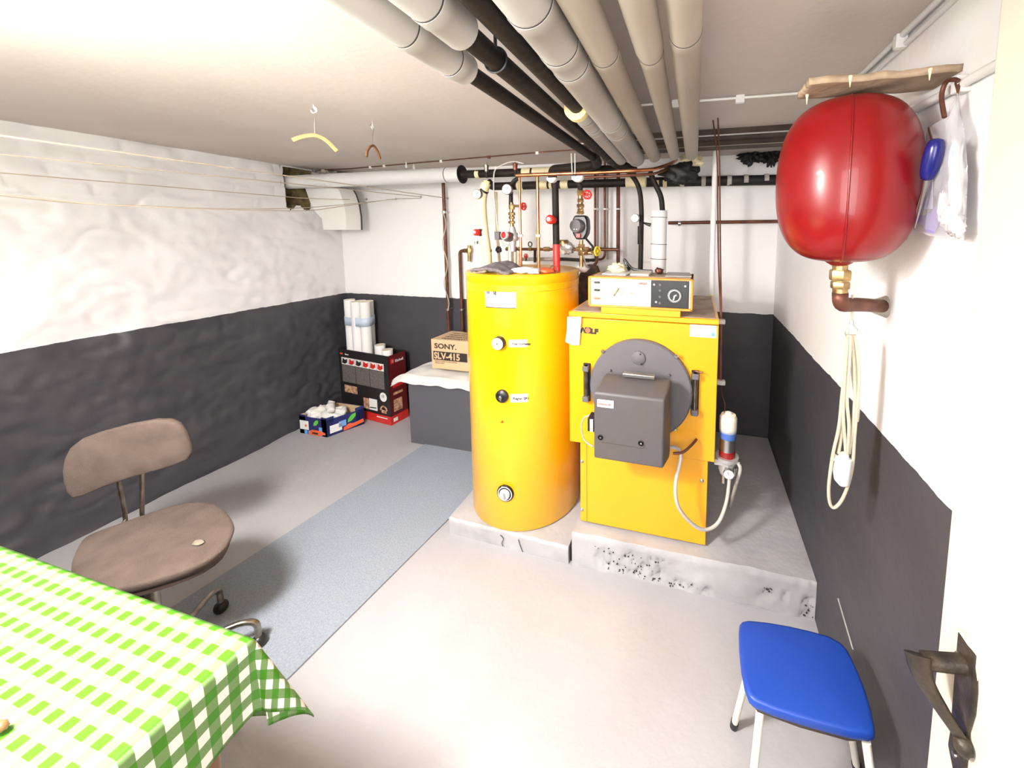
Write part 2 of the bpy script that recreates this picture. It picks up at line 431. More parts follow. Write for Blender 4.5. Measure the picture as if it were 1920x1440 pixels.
crack([(972, 1012), (975, 1022), (980, 1035)]).build('crack', M_CRACK, t)
MB().box((-.5455, 1.575, 0), (-.5285, 2.2, .075)).build('joint_gap', M_CRACK, t)
crack([(1050, 1048), (1057, 1044), (1062, 1040)], .0012).build('crack', M_CRACK, t)
t = thing('concrete_plinth', (-.01, 2.1, 0), 'higher chipped grey concrete plinth under the orange boiler', 'plinth')
rough_block('', [(-.528, 1.552), (.492, 1.558), (.492, 2.655), (-.528, 2.655)], ZP2, '', .005,
            [(.10, .42, .12, .8), (.46, .62, .0, .3), (.80, .9, .35, .6), (.95, .999, 0, .55)], 3).build('slab', M_CONC, t, smooth=60)
mb = MB()
random.seed(3)
for (x0, x1, z0, z1, n) in ((-.42, -.12, .07, .13, 26), (-.36, -.12, .02, .07, 30), (-.10, .05, .01, .05, 14), (.3, .36, .08, .10, 6), (.45, .49, .01, .07, 9)):
    for i in range(n):
        x = random.uniform(x0, x1); z = random.uniform(z0, z1)-(x-x0)*.06; s = random.uniform(.0008, .0032)
        y = 1.5545+.006*(x+.5)/1.0
        mb.blob((x, y-.002, z), s*1.4, .004, s, .5, 2, 6, i)
MB().tube([at(px, py, y=1.553) for px, py in ((1378, 1130), (1420, 1140), (1495, 1160))], .0022, 5).build('crack', M_GREY, t)
mb.build('chip_pits', M_CRACK, t)['kind'] = 'stuff'
# ============================================================ RUNNER
pl = [at(790, 835, z=0), at(410, 1090, z=0), at(230, 1210, z=0), at(310, 1500, z=0), at(545, 1268, z=0), at(905, 893, z=0), at(915, 838, z=0)]
o = [Vector((-1.885, 2.235, 0)), Vector((-2.06, .93, 0)), Vector((-2.09, .42, 0)), Vector((-1.405, .40, 0)), Vector((-1.335, .874, 0)), Vector((-1.235, 1.93, 0)), Vector((-1.30, 2.24, 0))]
t = thing('floor_runner', (-1.7, 1.3, 0), 'long blue-grey felt runner laid across the floor towards the tall yellow cylinder', 'rug')
mb = MB().poly3([p+Vector((0, 0, .001)) for p in o], (0, 0, .007)); mb.build('felt', M_RUNNER, t)
# ============================================================ MASONRY BLOCK + cloth + carton
simple('masonry_block', MB().box((-2.005, 2.235, 0), (-1.40, 2.655, .485)), M_BLOCK, 'low dark grey painted block left of the yellow cylinder, under the white cloth', 'block', bevel=.004)
def clothfn(u, v):
    # u across x from left overhang to right, v from front to back
    x = -2.17+.80*u; y = 2.20+.45*v
    hump = .016*(1+noise.noise(Vector((x*9, y*9, 0))))*min(1, (1-v)*3+.3)
    z = .489+hump
    if u < .2: y = 2.20+.45*v*(.35+3.2*u) + (.2-u)*.25; z -= (.2-u)**2*1.6
    if v < .07: z -= .034+.003*math.sin(u*22); y -= .003
    elif v < .12: z -= .012; y -= .001
    return (x, y, z)
mb = MB().grid(clothfn, 60, 40)
o = simple('folded_cloth', mb, M_CLOTH, 'crumpled white cloth spread over the low dark grey block', 'cloth', smooth=180)
sd = o.modifiers.new('thick', 'SOLIDIFY'); sd.thickness = .006; sd.offset = 1
# video recorder carton (kraft): front face y=2.33
A = at(806, 637, y=2.34); Bp = at(812, 691, y=2.34)
x0, z0, z1 = -1.875, .545, .765
t = thing('cardboard_box', (x0+.22, 2.44, z0), 'kraft cardboard carton with a dark printed bar, standing on the white cloth', 'box')
mb = MB().box((x0, 2.335, z0), (x0+.47, 2.575, z1)); mb.build('carton', M_CARD, t, bevel=.003)
def fr(y=2.335): return (1, 0, 0), (0, 0, 1)
text('lettering', 'SONY.', (x0+.028, 2.3345, z0+.155), (1, 0, 0), (0, 0, 1), .052, M_INK, t, .0015, sx=1.25)
lab(MB().box((x0+.018, 2.3325, z0+.068), (x0+.30, 2.3349, z0+.132)).build('printed_panel', M_INK, t), 'dark brown printed bar')
text('lettering', 'SLV-415', (x0+.024, 2.3322, z0+.078), (1, 0, 0), (0, 0, 1), .066, M_CARD, t, .0022, sx=.98)
text('lettering', 'VIDEO CASSETTE RECORDER', (x0+.028, 2.3345, z0+.053), (1, 0, 0), (0, 0, 1), .013, M_INK, t, sx=1.1)
text('lettering', 'PREMIUM VIDEO', (x0+.028, 2.3345, z0+.040), (1, 0, 0), (0, 0, 1), .011, M_INK, t)
for i, (s, sz) in enumerate((('SLV-415', .046), ('VIDEO CASSETTE RECORDER', .022), ('VIDEOGRABADORA', .03), ('VIDEORECORDER', .03), ('VIDEOGRAVADOR', .034))):
    text('lettering', s, (x0+.06 if i else x0+.12, 2.55-.047*i, z1+.0003), (1, 0, 0), (0, 1, 0), sz, M_INK, t, .0005, sx=1.1)
# ============================================================ TOOL CARTON with paper rolls
A = Vector((-2.335, 2.405, 0)); B = Vector((-2.905, 2.475, 0)); ex = (A-B).normalized(); ey = Vector((-ex.y, ex.x, 0)); W = (A-B).length; D = .165; Hh = .57
t = thing('open_carton', (-2.6, 2.5, 0), 'black and red open carton printed with tile and tool pictures, in the corner', 'box')
def obx(mb, u0, u1, v0, v1, z0, z1):
    pts = [B+ex*u+ey*v+Vector((0, 0, z)) for u in (u0, u1) for v in (v0, v1) for z in (z0, z1)]
    b = len(mb.v); mb.v += pts
    mb.f += [tuple(b+i for i in q) for q in ((0, 1, 3, 2), (4, 6, 7, 5), (0, 4, 5, 1), (2, 3, 7, 6), (0, 2, 6, 4), (1, 5, 7, 3))]; return mb
mb = MB(); T = .004
obx(mb, 0, W, 0, T, .07, Hh); obx(mb, 0, W, D-T, D, .07, Hh); obx(mb, 0, T, 0, D, .07, Hh); obx(mb, 0, W, 0, D, .005, .01)
mb.build('carton_wall', M_CBLK, t)
lab(obx(MB(), W-T, W, 0, D, .07, Hh).build('carton_side', M_DRED, t), 'dark red printed carton side')
mb = obx(MB(), 0, W, -.001, T, 0, .07); obx(mb, W-T, W+.001, 0, D, 0, .07); obx(mb, 0, W, D-T, D, 0, .07); obx(mb, 0, T, 0, D, 0, .07)
lab(mb.build('carton_foot', M_CRED, t), 'bright red bottom band')
obx(MB(), T, W-T, T, D-T, .48, .482)
def fp(u, z, v=-.0025): return B+ex*u+ey*v+Vector((0, 0, z))
cw = (W-.08)/6
for i in range(6):
    u = .03+i*cw
    lab(obx(MB(), u+.003, u+cw-.003, -.002, 0, .44, .50).build('printed_picture', M_WHITE, t), 'white picture tile with red figure')
    r = random.uniform(.3, .8)
    pts = [(u+.010, .452), (u+cw*.55, .446), (u+cw-.01, .462), (u+cw-.012, .492), (u+cw*.6, .480), (u+.02, .496)]
    MB().poly3([fp(a, b) for a, b in pts], -ey*.0008).build('printed_figure', M_CRED if i in (1, 3, 4, 5) else M_NEARB, t)
for i in range(3):
    u = .03+i*(W-.08)/3
    obx(MB(), u+.003, u+(W-.08)/3-.004, -.002, 0, .29, .435).build('printed_panel', M_TILE, t)
obx(MB(), .05, .20, -.002, 0, .20, .262).build('printed_picture', M_SKIN, t)
text('lettering', 'RED', fp(.02, .525), ex, (0, 0, 1), .018, M_ORED, t, .0008); text('lettering', 'Fliesen', fp(.08, .525), ex, (0, 0, 1), .016, M_WHITE, t, .0005)
obx(MB(), .27, .33, -.002, 0, .095, .185).build('printed_picture', M_SKIN, t)
obx(MB(), .335, .425, -.002, 0, .095, .19).build('printed_picture', M_WHITE, t)
MB().tube([fp(.345, .115, -.003), fp(.415, .12, -.003)], .004, 6).build('printed_figure', M_NEARB, t)
MB().lathe([(.038, 0), (.038, .002)], fp(W-.075, .225, 0), -ey, 28).build('printed_disc', M_PAPER, t)
text('lettering', '10', fp(W-.095, .222, -.003), ex, (0, 0, 1), .034, M_INK, t)
MB().tube([fp(W-.075+.034*math.cos(a), .115+.034*math.sin(a), -.002) for a in [k*PI/10 for k in range(11)]], .006, 6).build('printed_arch', M_SKIN, t)
obx(MB(), W-.10, W-.05, -.002, 0, .09, .115).build('printed_panel', M_SKIN, t)
obx(MB(), W-.16, W-.04, -.002, 0, .045, .053).build('printed_stripe', M_WHITE, t)
obx(MB(), .0, .03, -.002, 0, .54, .545)
def sp(v, z, u=.0015): return B+ex*(W+u)+ey*v+Vector((0, 0, z))
for (v0, v1, z0, z1, m) in ((.02, .05, .50, .54, M_CRED), (.03, .045, .51, .53, M_WHITE), (.03, .13, .30, .34, M_CRED), (.03, .12, .24, .26, M_SKIN), (.03, .11, .10, .20, M_SKIN), (.02, .06, .02, .05, M_WHITE)):
    obx(MB(), W, W+.0015, v0, v1, z0, z1).build('printed_panel', m, t)
text('lettering', 'Einhell', sp(.06, .505, .002), ey, (0, 0, 1), .03, M_WHITE, t, .0008)
# rolls standing in it
def roll(c, z0, z1, r, label, grp, tilt=(0, 0)):
    t = thing('paper_roll', (c[0], c[1], z0), label, 'paper roll', grp)
    a = Vector((c[0], c[1], z0)); b = Vector((c[0]+tilt[0], c[1]+tilt[1], z1))
    d = (b-a).normalized(); L = (b-a).length
    MB().lathe([(.001, 0), (r, 0), (r, L), (r*.82, L), (r*.80, L-.004), (r*.6, L-.002), (r*.5, L-.004), (r*.28, L-.002), (r*.25, L-.05), (.001, L-.05)], a, d, 28, False).build('paper', M_PAPER, t)
    MB().lathe([(r*.22, L-.05), (r*.83, L-.0035), (r*.80, L-.001), (r*.30, L-.001)], a, d, 28, False).build('rolled_end', M_STRAW, t)
RL = [(-2.80, 2.515), (-2.716, 2.498), (-2.630, 2.500), (-2.755, 2.578), (-2.672, 2.574)]
for i, (x, y) in enumerate(RL):
    roll((x, y), .02, .985-.006*(i % 2)-(.004*i), .041, ['tall white paper roll at the left front of the banded bundle', 'tall white paper roll in the middle front of the banded bundle', 'tall white paper roll at the right front of the banded bundle',
         'tall white paper roll at the back left of the banded bundle', 'tall white paper roll at the back right of the banded bundle'][i], 'tall paper rolls banded together')
roll((-2.50, 2.50), .02, .625, .040, 'short cream-ended paper roll beside the banded bundle in the carton', 'short paper rolls in the carton')
roll((-2.405, 2.475), .02, .60, .040, 'short cream-ended paper roll at the right corner of the carton', 'short paper rolls in the carton')
bp = []
for (cx, cy, a0, a1) in ((-2.80, 2.515, 200, 262), (-2.630, 2.500, 270, 370), (-2.672, 2.574, 20, 90), (-2.755, 2.578, 92, 150), (-2.80, 2.515, 160, 200)):
    for k in range(6):
        a = math.radians(a0+(a1-a0)*k/5); bp.append((cx+.0425*math.cos(a), cy+.0425*math.sin(a)))
mb = MB(); n = len(bp)
for z in (.775, .845): mb.v += [Vector((x, y, z)) for x, y in bp]
mb.f = [(i, (i+1) % n, n+(i+1) % n, n+i) for i in range(n)]
o = simple('paper_band', mb, M_PBLUE, 'pale blue band tied around the tall white paper rolls', 'band')
sd = o.modifiers.new('thick', 'SOLIDIFY'); sd.thickness = .002; sd.offset = 1
# ============================================================ FRUIT CRATE with rags
A = Vector((-2.665, 2.135, 0)); B = Vector((-2.935, 2.135, 0)); C2 = Vector((-2.565, 2.375, 0))
ey = (C2-A); D = ey.length; ey.normalize(); ex = Vector((1, 0, 0)); W = .265; 
t = thing('fruit_crate', (-2.75, 2.25, 0), 'small open blue printed fruit carton on the floor by the dark wall', 'box')
T = .004; zc = .15
mb = MB(); obx(mb, 0, W, 0, T, 0, zc-.012); obx(mb, 0, T, 0, D, 0, zc); obx(mb, W-T, W, 0, D, 0, zc-.02); obx(mb, 0, W, D-T, D, 0, zc); obx(mb, 0, W, 0, D, .003, .006)
obx(mb, W-T, W, 0, .05, 0, zc); obx(mb, W-T, W, D-.06, D, 0, zc+.004); obx(mb, 0, .06, 0, T, 0, zc); obx(mb, W-.05, W, 0, T, 0, zc)
mb.build('carton_wall', M_NAVY, t)
mb = obx(MB(), T, W-T, D-T-.002, D-T, .01, zc-.002); obx(mb, T, T+.002, T, D-T, .01, zc-.002)
lab(mb.build('carton_lining', M_CARD, t), 'bare brown card inside')
def leaf(o, X, Y, s):
    pts = [(0, 0), (.5, .1), (.95, .55), (1, 1), (.5, .9), (.08, .45)]
    return MB().prism([(a*s, b*s) for a, b in pts], o, X, Y, Vector(X).cross(Vector(Y))*.0008)
leaf(fp(.14, .075, -.001), ex, (0, 0, 1), .05).build('printed_leaf', M_LEAF, t)
obx(MB(), .005, .09, -.0015, 0, .035, .105).build('printed_panel', M_PAPER, t)
MB().lathe([(.010, 0), (.010, .001)], fp(.065, .068, -.0015), (0, -1, 0), 16).build('printed_disc', M_ORED, t)
pts = [(.09, .002), (.10, .03), (.12, .042), (.20, .042), (.25, .03), (.25, .015), (.21, .012), (.215, .002)]
MB().poly3([fp(a, b, -.001) for a, b in pts], (0, -.0008, 0)).build('printed_fruit', M_ORED, t)
for u in (.045, .085, .19): obx(MB(), u, u+.03, -.001, 0, .002, .03 if u < .1 else .07).build('printed_patch', M_LBLUE, t)
MB().tube([fp(.13, .018, -.003), fp(.18, .018, -.003)], .006, 8).build('hand_hole', M_INK, t)
def spt(v, z, u=.0012): return B+ex*(W+u)+ey*v+Vector((0, 0, z))
leaf(spt(.14, .06), ey, (0, 0, 1), .06).build('printed_leaf', M_LEAF, t)
obx(MB(), W, W+.001, .02, .10, .02, .08).build('printed_panel', M_PAPER, t)
pts = [(.11, .005), (.11, .03), (.15, .05), (.18, .04), (.25, .05), (.255, .02)]
MB().poly3([spt(a, b) for a, b in pts], (.0008, 0, 0)).build('printed_fruit', M_ORED, t)
obx(MB(), W, W+.001, .08, .13, .045, .09).build('printed_patch', M_LBLUE, t)
t = thing('rag_pile', (-2.76, 2.25, .02), 'tangled heap of white rags in the blue fruit carton', 'rags')
random.seed(11)
for i in range(9):
    c = Vector((-2.86+.2*random.random(), 2.17+.15*random.random(), .10+.05*random.random()))
    if i == 0: c = Vector((-2.74, 2.25, .17))
    if i == 1: c = Vector((-2.82, 2.22, .15))
    pts = [c+Vector((random.uniform(-.05, .05), random.uniform(-.04, .04), random.uniform(-.02, .035))) for _ in range(5)]
    MB().tube(spline(pts, 6), .020+.006*random.random(), 10).build('rag', M_CLOTH, t, smooth=180)
MB().blob((-2.765, 2.25, .085), .105, .085, .06, .3, 3, 20, 5).build('rag', M_CLOTH, t, smooth=180)
# ============================================================ YELLOW CYLINDER (hot water tank)
TC = Vector((-.890, 1.852, ZP1)); TR = .292; TH = 1.265
t = thing('hot_water_tank', tuple(TC), 'tall bright yellow cylindrical hot water tank on the low plinth', 'water tank')
MB().lathe([(TR-.02, .0), (TR-.02, .008)], TC, (0, 0, 1), 64).build('base_ring', M_NEARB, t)
MB().lathe([(TR-.03, .005), (TR-.004, .005), (TR, .010), (TR, TH-.085)], TC, (0, 0, 1), 96).build('jacket', M_YEL, t)
MB().lathe([(TR, TH-.085), (TR-.003, TH-.081), (TR-.003, TH-.079), (TR+.002, TH-.077), (TR+.002, TH-.048), (TR-.001, TH-.045), (TR+.002, TH-.041), (TR+.002, TH-.006), (TR-.004, TH), (TR-.02, TH)], TC, (0, 0, 1), 96).build('rim_band', M_YEL, t)
lab(MB().lathe([(.01, 0), (TR-.006, 0), (TR-.006, .002)], TC+Vector((0, 0, TH-.006)), (0, 0, 1), 64).build('top_cover', M_DUSTY, t), 'dusty brown top cover')
def onT(px, py, r=TR):
    """point on the tank's curved surface seen at a pixel + normal"""
    a = at(px, py, z=0) if py > 500 else at(px, py, y=1); d = (a-_C).normalized()
    ox, oy = _C.x-TC.x, _C.y-TC.y; A_ = d.x**2+d.y**2; B_ = ox*d.x+oy*d.y; C_ = ox*ox+oy*oy-r*r
    tt = (-B_-math.sqrt(B_*B_-A_*C_))/A_; p = _C+d*tt; n = Vector((p.x-TC.x, p.y-TC.y, 0)).normalized(); return p, n
def curved_plate(px0, py0, px1, py1, r, name, m, parent, n=8):
    a, _ = onT(px0, py0); b, _ = onT(px1, py1)
    a0 = math.atan2(a.y-TC.y, a.x-TC.x); a1 = math.atan2(b.y-TC.y, b.x-TC.x)
    mb = MB()
    for rr in (TR-.001, r):
        for i in range(n+1):
            an = a0+(a1-a0)*i/n
            for z in (a.z, b.z): mb.v.append(Vector((TC.x+rr*math.cos(an), TC.y+rr*math.sin(an), z)))
    k = 2*(n+1)
    for i in range(n):
        q = 2*i; mb.f.append((k+q, k+q+1, k+q+3, k+q+2)); mb.f.append((q, k+q, k+q+2, q+2)); mb.f.append((q+1, q+3, k+q+3, k+q+1))
    mb.f += [(0, 1, k+1, k), (k-2, 2*k-2, 2*k-1, k-1)]
    return mb.build(name, m, parent)
pl_ = lab(curved_plate(910, 544, 968, 578, TR+.0015, 'rating_plate', M_PAPER, t), 'white rating plate with a grey table')
curved_plate(911, 556, 921, 576, TR+.0022, 'printed_panel', M_GREY, pl_, 3); curved_plate(937, 557, 949, 576, TR+.0022, 'printed_panel', M_GREY, pl_, 3)
curved_plate(911, 555, 967, 557, TR+.0024, 'printed_rule', M_NEARB, pl_)
curved_plate(911, 576, 967, 577, TR+.0024, 'printed_rule', M_NEARB, pl_)
p, n = onT(912, 551); X = Vector((0, 0, 1)).cross(n)
text('lettering', 'W.  SE', p+n*.0015, X, (0, 0, 1), .022, M_INK, pl_, .0006)
for i in range(4):
    curved_plate(912, 559+i*4.6, 920, 560+i*4.6, TR+.0028, 'printed_rule', M_NEARB, pl_, 2)
for (a, b, c, d, s) in ((954, 637, 989, 650, 'Thermometer'), (957, 739, 990, 753, 'Regler SP1')):
    l = lab(curved_plate(a, b, c, d, TR+.0012, 'name_label', M_PAPER, t), 'white strip with one printed name')
    p, n = onT(a+5, (b+d)/2+3); p2, n2 = onT(c-4, (b+d)/2+3)
    text('lettering', s, p+n*.002, p2-p, (0, 0, 1), .0155 if 'T' in s else .017, M_INK, l, .0006)
def dial(px, py, r, kind):
    p, n = onT(px, py); g = bpy.data.objects.new('gauge' if kind != 'dark' else 'regulator', None)
    if kind == 'white':
        o = MB().lathe([(r, 0), (r, .022), (r*.93, .026), (r*.90, .024)], p, n, 36, True).build('thermometer', M_BLACK, t)
        lab(MB().lathe([(r*.9, .0245), (r*.9, .0255)], p, n, 36).build('dial_face', M_WHITE, o), 'white dial face')
        X, Y, _ = frame(n); MB().tube([p+n*.027, p+n*.027+Vector((0, 0, 1))*r*.7-X*.1*r], .0008, 6).build('pointer', M_INK, o)
        MB().lathe([(.003, .0255), (.003, .029)], p, n, 10).build('pointer_hub', M_INK, o)
    elif kind == 'dark':
        o = MB().lathe([(r*1.05, 0), (r, .012), (r*.75, .018), (r*.35, .020)], p, n, 36).build('regulator_knob', M_BLACK, t)
        lab(MB().lathe([(r*.33, .018), (r*.30, .028), (r*.1, .030)], p, n, 20).build('knob_centre', M_STEEL, o), 'metal centre of the knob')
        X, Y, _ = frame(n); MB().box((-.004, -.003, -.012), (.004, .003, .0), Matrix.Identity(3), (0, 0, 0))
        MB().tube([p+n*.02, p+n*.02-Vector((0, 0, r*.55))], .004, 8).build('knob_pin', M_STEEL, o)
    else:
        o = MB().lathe([(r, 0), (r, .006), (r*.94, .009)], p, n, 44).build('dial_ring', M_BLACK, t)
        lab(MB().lathe([(r*.86, .0088), (r*.86, .0096)], p, n, 44).build('scale_ring', M_WHITE, o), 'white scale ring')
        MB().lathe([(r*.77, .0090), (r*.77, .0102)], p, n, 44).build('scale_gap', M_BLACK, o)
        lab(MB().lathe([(r*.62, .010), (r*.58, .020), (r*.50, .022)], p, n, 36).build('knob', M_WHITE, o), 'pale turning knob')
        X, Y, _ = frame(n); u = Vector((0, 0, 1))
        MB().tube([p+n*.024-u*r*.35+X*.004, p+n*.024+u*r*.35], .006, 8).build('knob_grip', M_GREY, o)
        text('lettering', 'Heizung', p+n*.009+u*r*.78-Vector((0, 0, 1)).cross(n)*.017, Vector((0, 0, 1)).cross(n), u, .009, M_WHITE, o)
dial(937, 642, .031, 'white'); dial(942, 742, .030, 'dark'); dial(948, 924, .042, 'scale')
p, n = onT(941, 790); X = Vector((0, 0, 1)).cross(n)
lab(MB().prism([(-.008, -.007), (.008, -.007), (.006, .008)], p+n*.0005, X, (0, 0, 1), n*.001).build('warning_sticker', M_CRED, t), 'tiny red triangle sticker')
# ============================================================ BOILER
BX0, BX1, BY = -.553, .094, 1.605
t = thing('boiler', (-.23, 1.9, ZP2), 'orange oil-fired boiler with round grey door on the chipped plinth', 'boiler')
lo = MB().box((-.506, BY+.012, ZP2+.012), (.068, 2.15, .57)).build('lower_casing', M_YEL2, t, bevel=.003)
MB().box((-.49, BY+.03, ZP2), (.055, 2.12, ZP2+.012)).build('base_frame', M_NEARB, t)
MB().box((-.474, BY+.0105, ZP2+.014), (-.4725, BY+.0125, .568)).build('panel_joint', M_SEAM_SHADE, lo)
MB().box((BX0, BY, .575), (BX1, 2.19, 1.165)).build('upper_casing', M_YEL2, t, bevel=.003)
MB().box((BX0-.001, BY-.002, 1.168), (BX1+.001, 2.195, 1.192)).build('top_lid', M_YEL2, t, bevel=.004)
lab(MB().box((BX0+.012, BY+.012, 1.191), (BX1-.012, 2.18, 1.1935)).build('lid_top', M_DUSTY, t), 'dusty brown upper surface')
for px, py in ((1091, 865), (1091, 955), (1316, 901)):
    p = at(px, py, y=BY+.012); MB().lathe([(.0085, 0), (.0085, .003), (.005, .006)], p, (0, -1, 0), 12).build('screw', M_STEEL, lo)
# round door
DC = Vector((-.226, BY, .868)); DR = .222
dmb = MB().lathe([(DR, 0), (DR, .020), (DR-.006, .026)], DC, (0, -1, 0), 72)
dr = dmb.build('boiler_door', M_DGREY, t)
YD = BY-.026
if False: MB().box((-.443, YD+.005, .72), (-.40, BY, .93)).build('door_ear', M_DGREY, dr, bevel=.004)
if False: MB().box((-.05, YD+.005, .72), (-.008, BY, .93)).build('door_ear', M_DGREY, dr, bevel=.004)
c = at(1197, 671, y=YD); MB().lathe([(.030, 0), (.030, .006), (.026, .009)], c, (0, -1, 0), 36).build('sight_cover', M_DGREY, dr)
for px, py in ((1201, 663), (1203, 682)):
    MB().lathe([(.004, .008), (.003, .013)], at(px, py, y=YD), (0, -1, 0), 8).build('rivet', M_NEARB, dr)
for px, py, r in ((1130, 658, .009), (1268, 668, .010), (1145, 694, .006), (1255, 703, .006), (1267, 804, .008)):
    MB().lathe([(r, 0), (r, .007), (r*.6, .011)], at(px, py, y=YD), (0, -1, 0), 6).build('bolt', M_STEEL if r > .007 else M_DGREY, dr)
# side hinge slots and pins
for (px, sx) in ((1100, -1), (1304, 1)):
    p0 = at(px, 684 if sx < 0 else 698, y=BY-.01); p1 = at(px+1, 750 if sx < 0 else 776, y=BY-.01)
    h = MB().box((p0.x-.016, BY-.0095, p1.z-.006), (p0.x+.016, BY, p0.z+.006)).build('hinge', M_NEARB, t, bevel=.002)
    lab(MB().tube([(p0.x, BY-.02, p1.z), (p0.x, BY-.02, p0.z)], .009, 12).build('hinge_pin', M_CHR, h), 'dull metal pin')
    for zz in (p0.z-.012, p1.z+.012): MB().box((p0.x-.014, BY-.036, zz-.012), (p0.x+.014, BY-.008, zz+.012)).build('hinge_lug', M_DGREY, h, bevel=.003)
p = at(1318, 699, y=BY-.03); MB().tube([p-Vector((.03, -.01, 0)), p], .004, 8).build('hinge_rod', M_COPD, h)
# burner
bn = MB()
yf, yb = 1.40, 1.475
hood = MB(); c = .016
FR_ = [(-.382, .643), (-.105, .643), (-.105, .917), (-.382, .917)]
BK_ = [(-.366, .643), (-.088, .643), (-.088, .958), (-.362, .958)]
hood.v = [Vector((x, yf, z)) for x, z in FR_]+[Vector((x, yb, z)) for x, z in BK_]+[Vector((x, yb+.05, z-.004)) for x, z in BK_]
hood.f = [(0, 1, 2, 3)]+[(i, (i+1) % 4, 4+(i+1) % 4, 4+i) for i in range(4)]+[(4+i, 4+(i+1) % 4, 8+(i+1) % 4, 8+i) for i in range(4)]+[(8, 9, 10, 11)]
MB().box((-.33, yb+.04, .67), (-.13, BY-.02, .93)).build('burner_neck', M_NEARB, t, bevel=.01)
hd = hood.build('burner_hood', M_BURN, t, bevel=.008, seg=3)
lab(MB().box((-.366, yf-.003, .862), (-.300, yf+.001, .892)).build('maker_plate', M_WHITE, hd, bevel=.001), 'white plate with red lettering')
text('lettering', 'WEISHAUPT', (-.364, yf-.0032, .871), (1, 0, 0), (0, 0, 1), .0105, M_CRED, hd, .0003)
for px, py in ((1126, 820), (1202, 831)):
    p = at(px, py, y=yf); MB().lathe([(.0115, .0), (.0115, .002), (.008, .003), (.0075, -.002)], p, (0, -1, 0), 20).build('screw_recess', M_BLACK, hd)
    MB().lathe([(.004, 0), (.004, .004)], p, (0, -1, 0), 8).build('screw', M_STEEL, hd)
a = at(1128, 829, y=yf-.001); c = at(1207, 841, y=yf-.001)
MB().tube(fillet([a, c, c+Vector((.004, 0, .014))], .01), .0012, 6).build('moulded_line', M_SEAM_SHADE, hd)
a = at(1168, 700, y=1.48); c = at(1228, 707, y=1.48)
lab(MB().box((a.x, 1.47, a.z-.012), (c.x, 1.50, a.z+.004)).build('lift_handle', M_STEEL, hd, bevel=.003), 'bright metal strip on top of the hood')
MB().lathe([(.075, 0), (.075, .06)], (-.235, YD-.05, .84), (0, 1, 0), 32).build('burner_flange', M_NEARB, t)
p = at(1200, 880, y=1.46); MB().lathe([(.05, 0), (.055, .01), (.055, .03)], (p.x, 1.48, .640), (0, 0, 1), 28).build('fan_housing', M_NEARB, t)
# cable and connector on the left of the burner
MB().tube(spline([at(1109, 778, y=1.50), at(1096, 783, y=1.50), at(1090, 800, y=1.50), at(1096, 825, y=1.50), at(1112, 838, y=1.47)]), .0035, 8).build('burner_cable', M_GREY, t)
p = at(1108, 795, y=1.45); MB().box((p.x-.012, 1.44, p.z-.028), (p.x+.03, 1.50, p.z+.028)).build('connector', M_NEARB, t, bevel=.002)
lab(MB().box((p.x-.001, 1.436, p.z-.026), (p.x+.012, 1.445, p.z+.026)).build('connector_face', M_WHITE, t, bevel=.001), 'white connector face')
# badge and stickers
a = at(1087, 622, y=BY)
text('badge', 'W', (a.x-.004, BY, a.z-.002), (1, 0, 0), (0, 0, 1), .030, M_INK, t, .0025, sx=1.2)
text('badge', 'LF', (a.x+.052, BY, a.z-.004), (1, 0, 0), (0, 0, 1), .030, M_INK, t, .0025, sx=1.15)
cc = Vector((a.x+.038, BY, a.z+.009)); MB().box((cc.x-.014, BY-.0012, cc.z-.014), (cc.x+.014, BY, cc.z+.014)).build('badge_square', M_INK, t)
lab(MB().lathe([(.0115, 0), (.0115, .001)], cc+Vector((0, -.0012, 0)), (0, -1, 0), 24).build('badge_disc', M_ORED, t), 'orange red disc in the badge')
a = at(1294, 608, y=BY); c = at(1343, 634, y=BY)
st = lab(MB().box((a.x, BY-.0015, c.z), (c.x, BY, a.z)).build('notice_sticker', M_PAPER, t), 'white sticker with a blue dot')
MB().lathe([(.0085, 0), (.0085, .001)], (c.x-.013, BY-.0015, c.z+.014), (0, -1, 0), 20).build('blue_dot', M_LBLUE, st)
text('lettering', '( )', (c.x-.019, BY-.0018, a.z-.017), (1, 0, 0), (0, 0, 1), .012, M_GREY, st)
# hanging paper tag at the left top edge
pts = [at(1064, 594, y=1.59), at(1090, 594, y=1.59), at(1088, 622, y=1.592), at(1086, 647, y=1.595), at(1072, 647, y=1.592), at(1060, 641, y=1.588), at(1063, 618, y=1.585)]
tp = thing('paper_tag', tuple(at(1075, 647, y=1.59)), 'white paper slip hanging at the top left corner of the orange boiler', 'paper')
MB().poly3(pts, (0, .002, 0)).build('paper', M_PAPER, tp)
# control panel
x0, x1, z0, z1, yf, yb = -.458, -.012, 1.222, 1.356, 1.59, 1.80
cp = thing('control_panel', ((x0+x1)/2, 1.7, 1.193), 'long orange control box with cream front and timer on top of the boiler', 'control box')
MB().box((-.40, 1.592, 1.1935), (-.06, 1.79, 1.222)).build('foot', M_YEL2, cp, bevel=.003)
mb = MB().box((x0, yf, z0), (x1, yb, z0+.010)).box((x0, yf, z1-.008), (x1, yb, z1)).box((x0, yf, z0), (x0+.010, yb, z1)).box((x1-.010, yf, z0), (x1, yb, z1)).box((x0, yb-.005, z0), (x1, yb, z1))
mb.build('housing', M_ORG, cp, bevel=.003)
lab(MB().box((x0+.02, yf+.03, z1), (x1-.012, yb-.005, z1+.0015)).build('housing_top', M_DUSTY, cp), 'dusty pale top')
fc = lab(MB().box((x0+.010, yf+.006, z0+.010), (x1-.010, yf+.03, z1-.008)).build('front_plate', M_CREAM, cp, bevel=.001), 'cream front plate')
yp = yf+.006; Wd = x1-x0; Hd = z1-z0
def U(u): return x0+Wd*u
def V(v): return z0+Hd*v
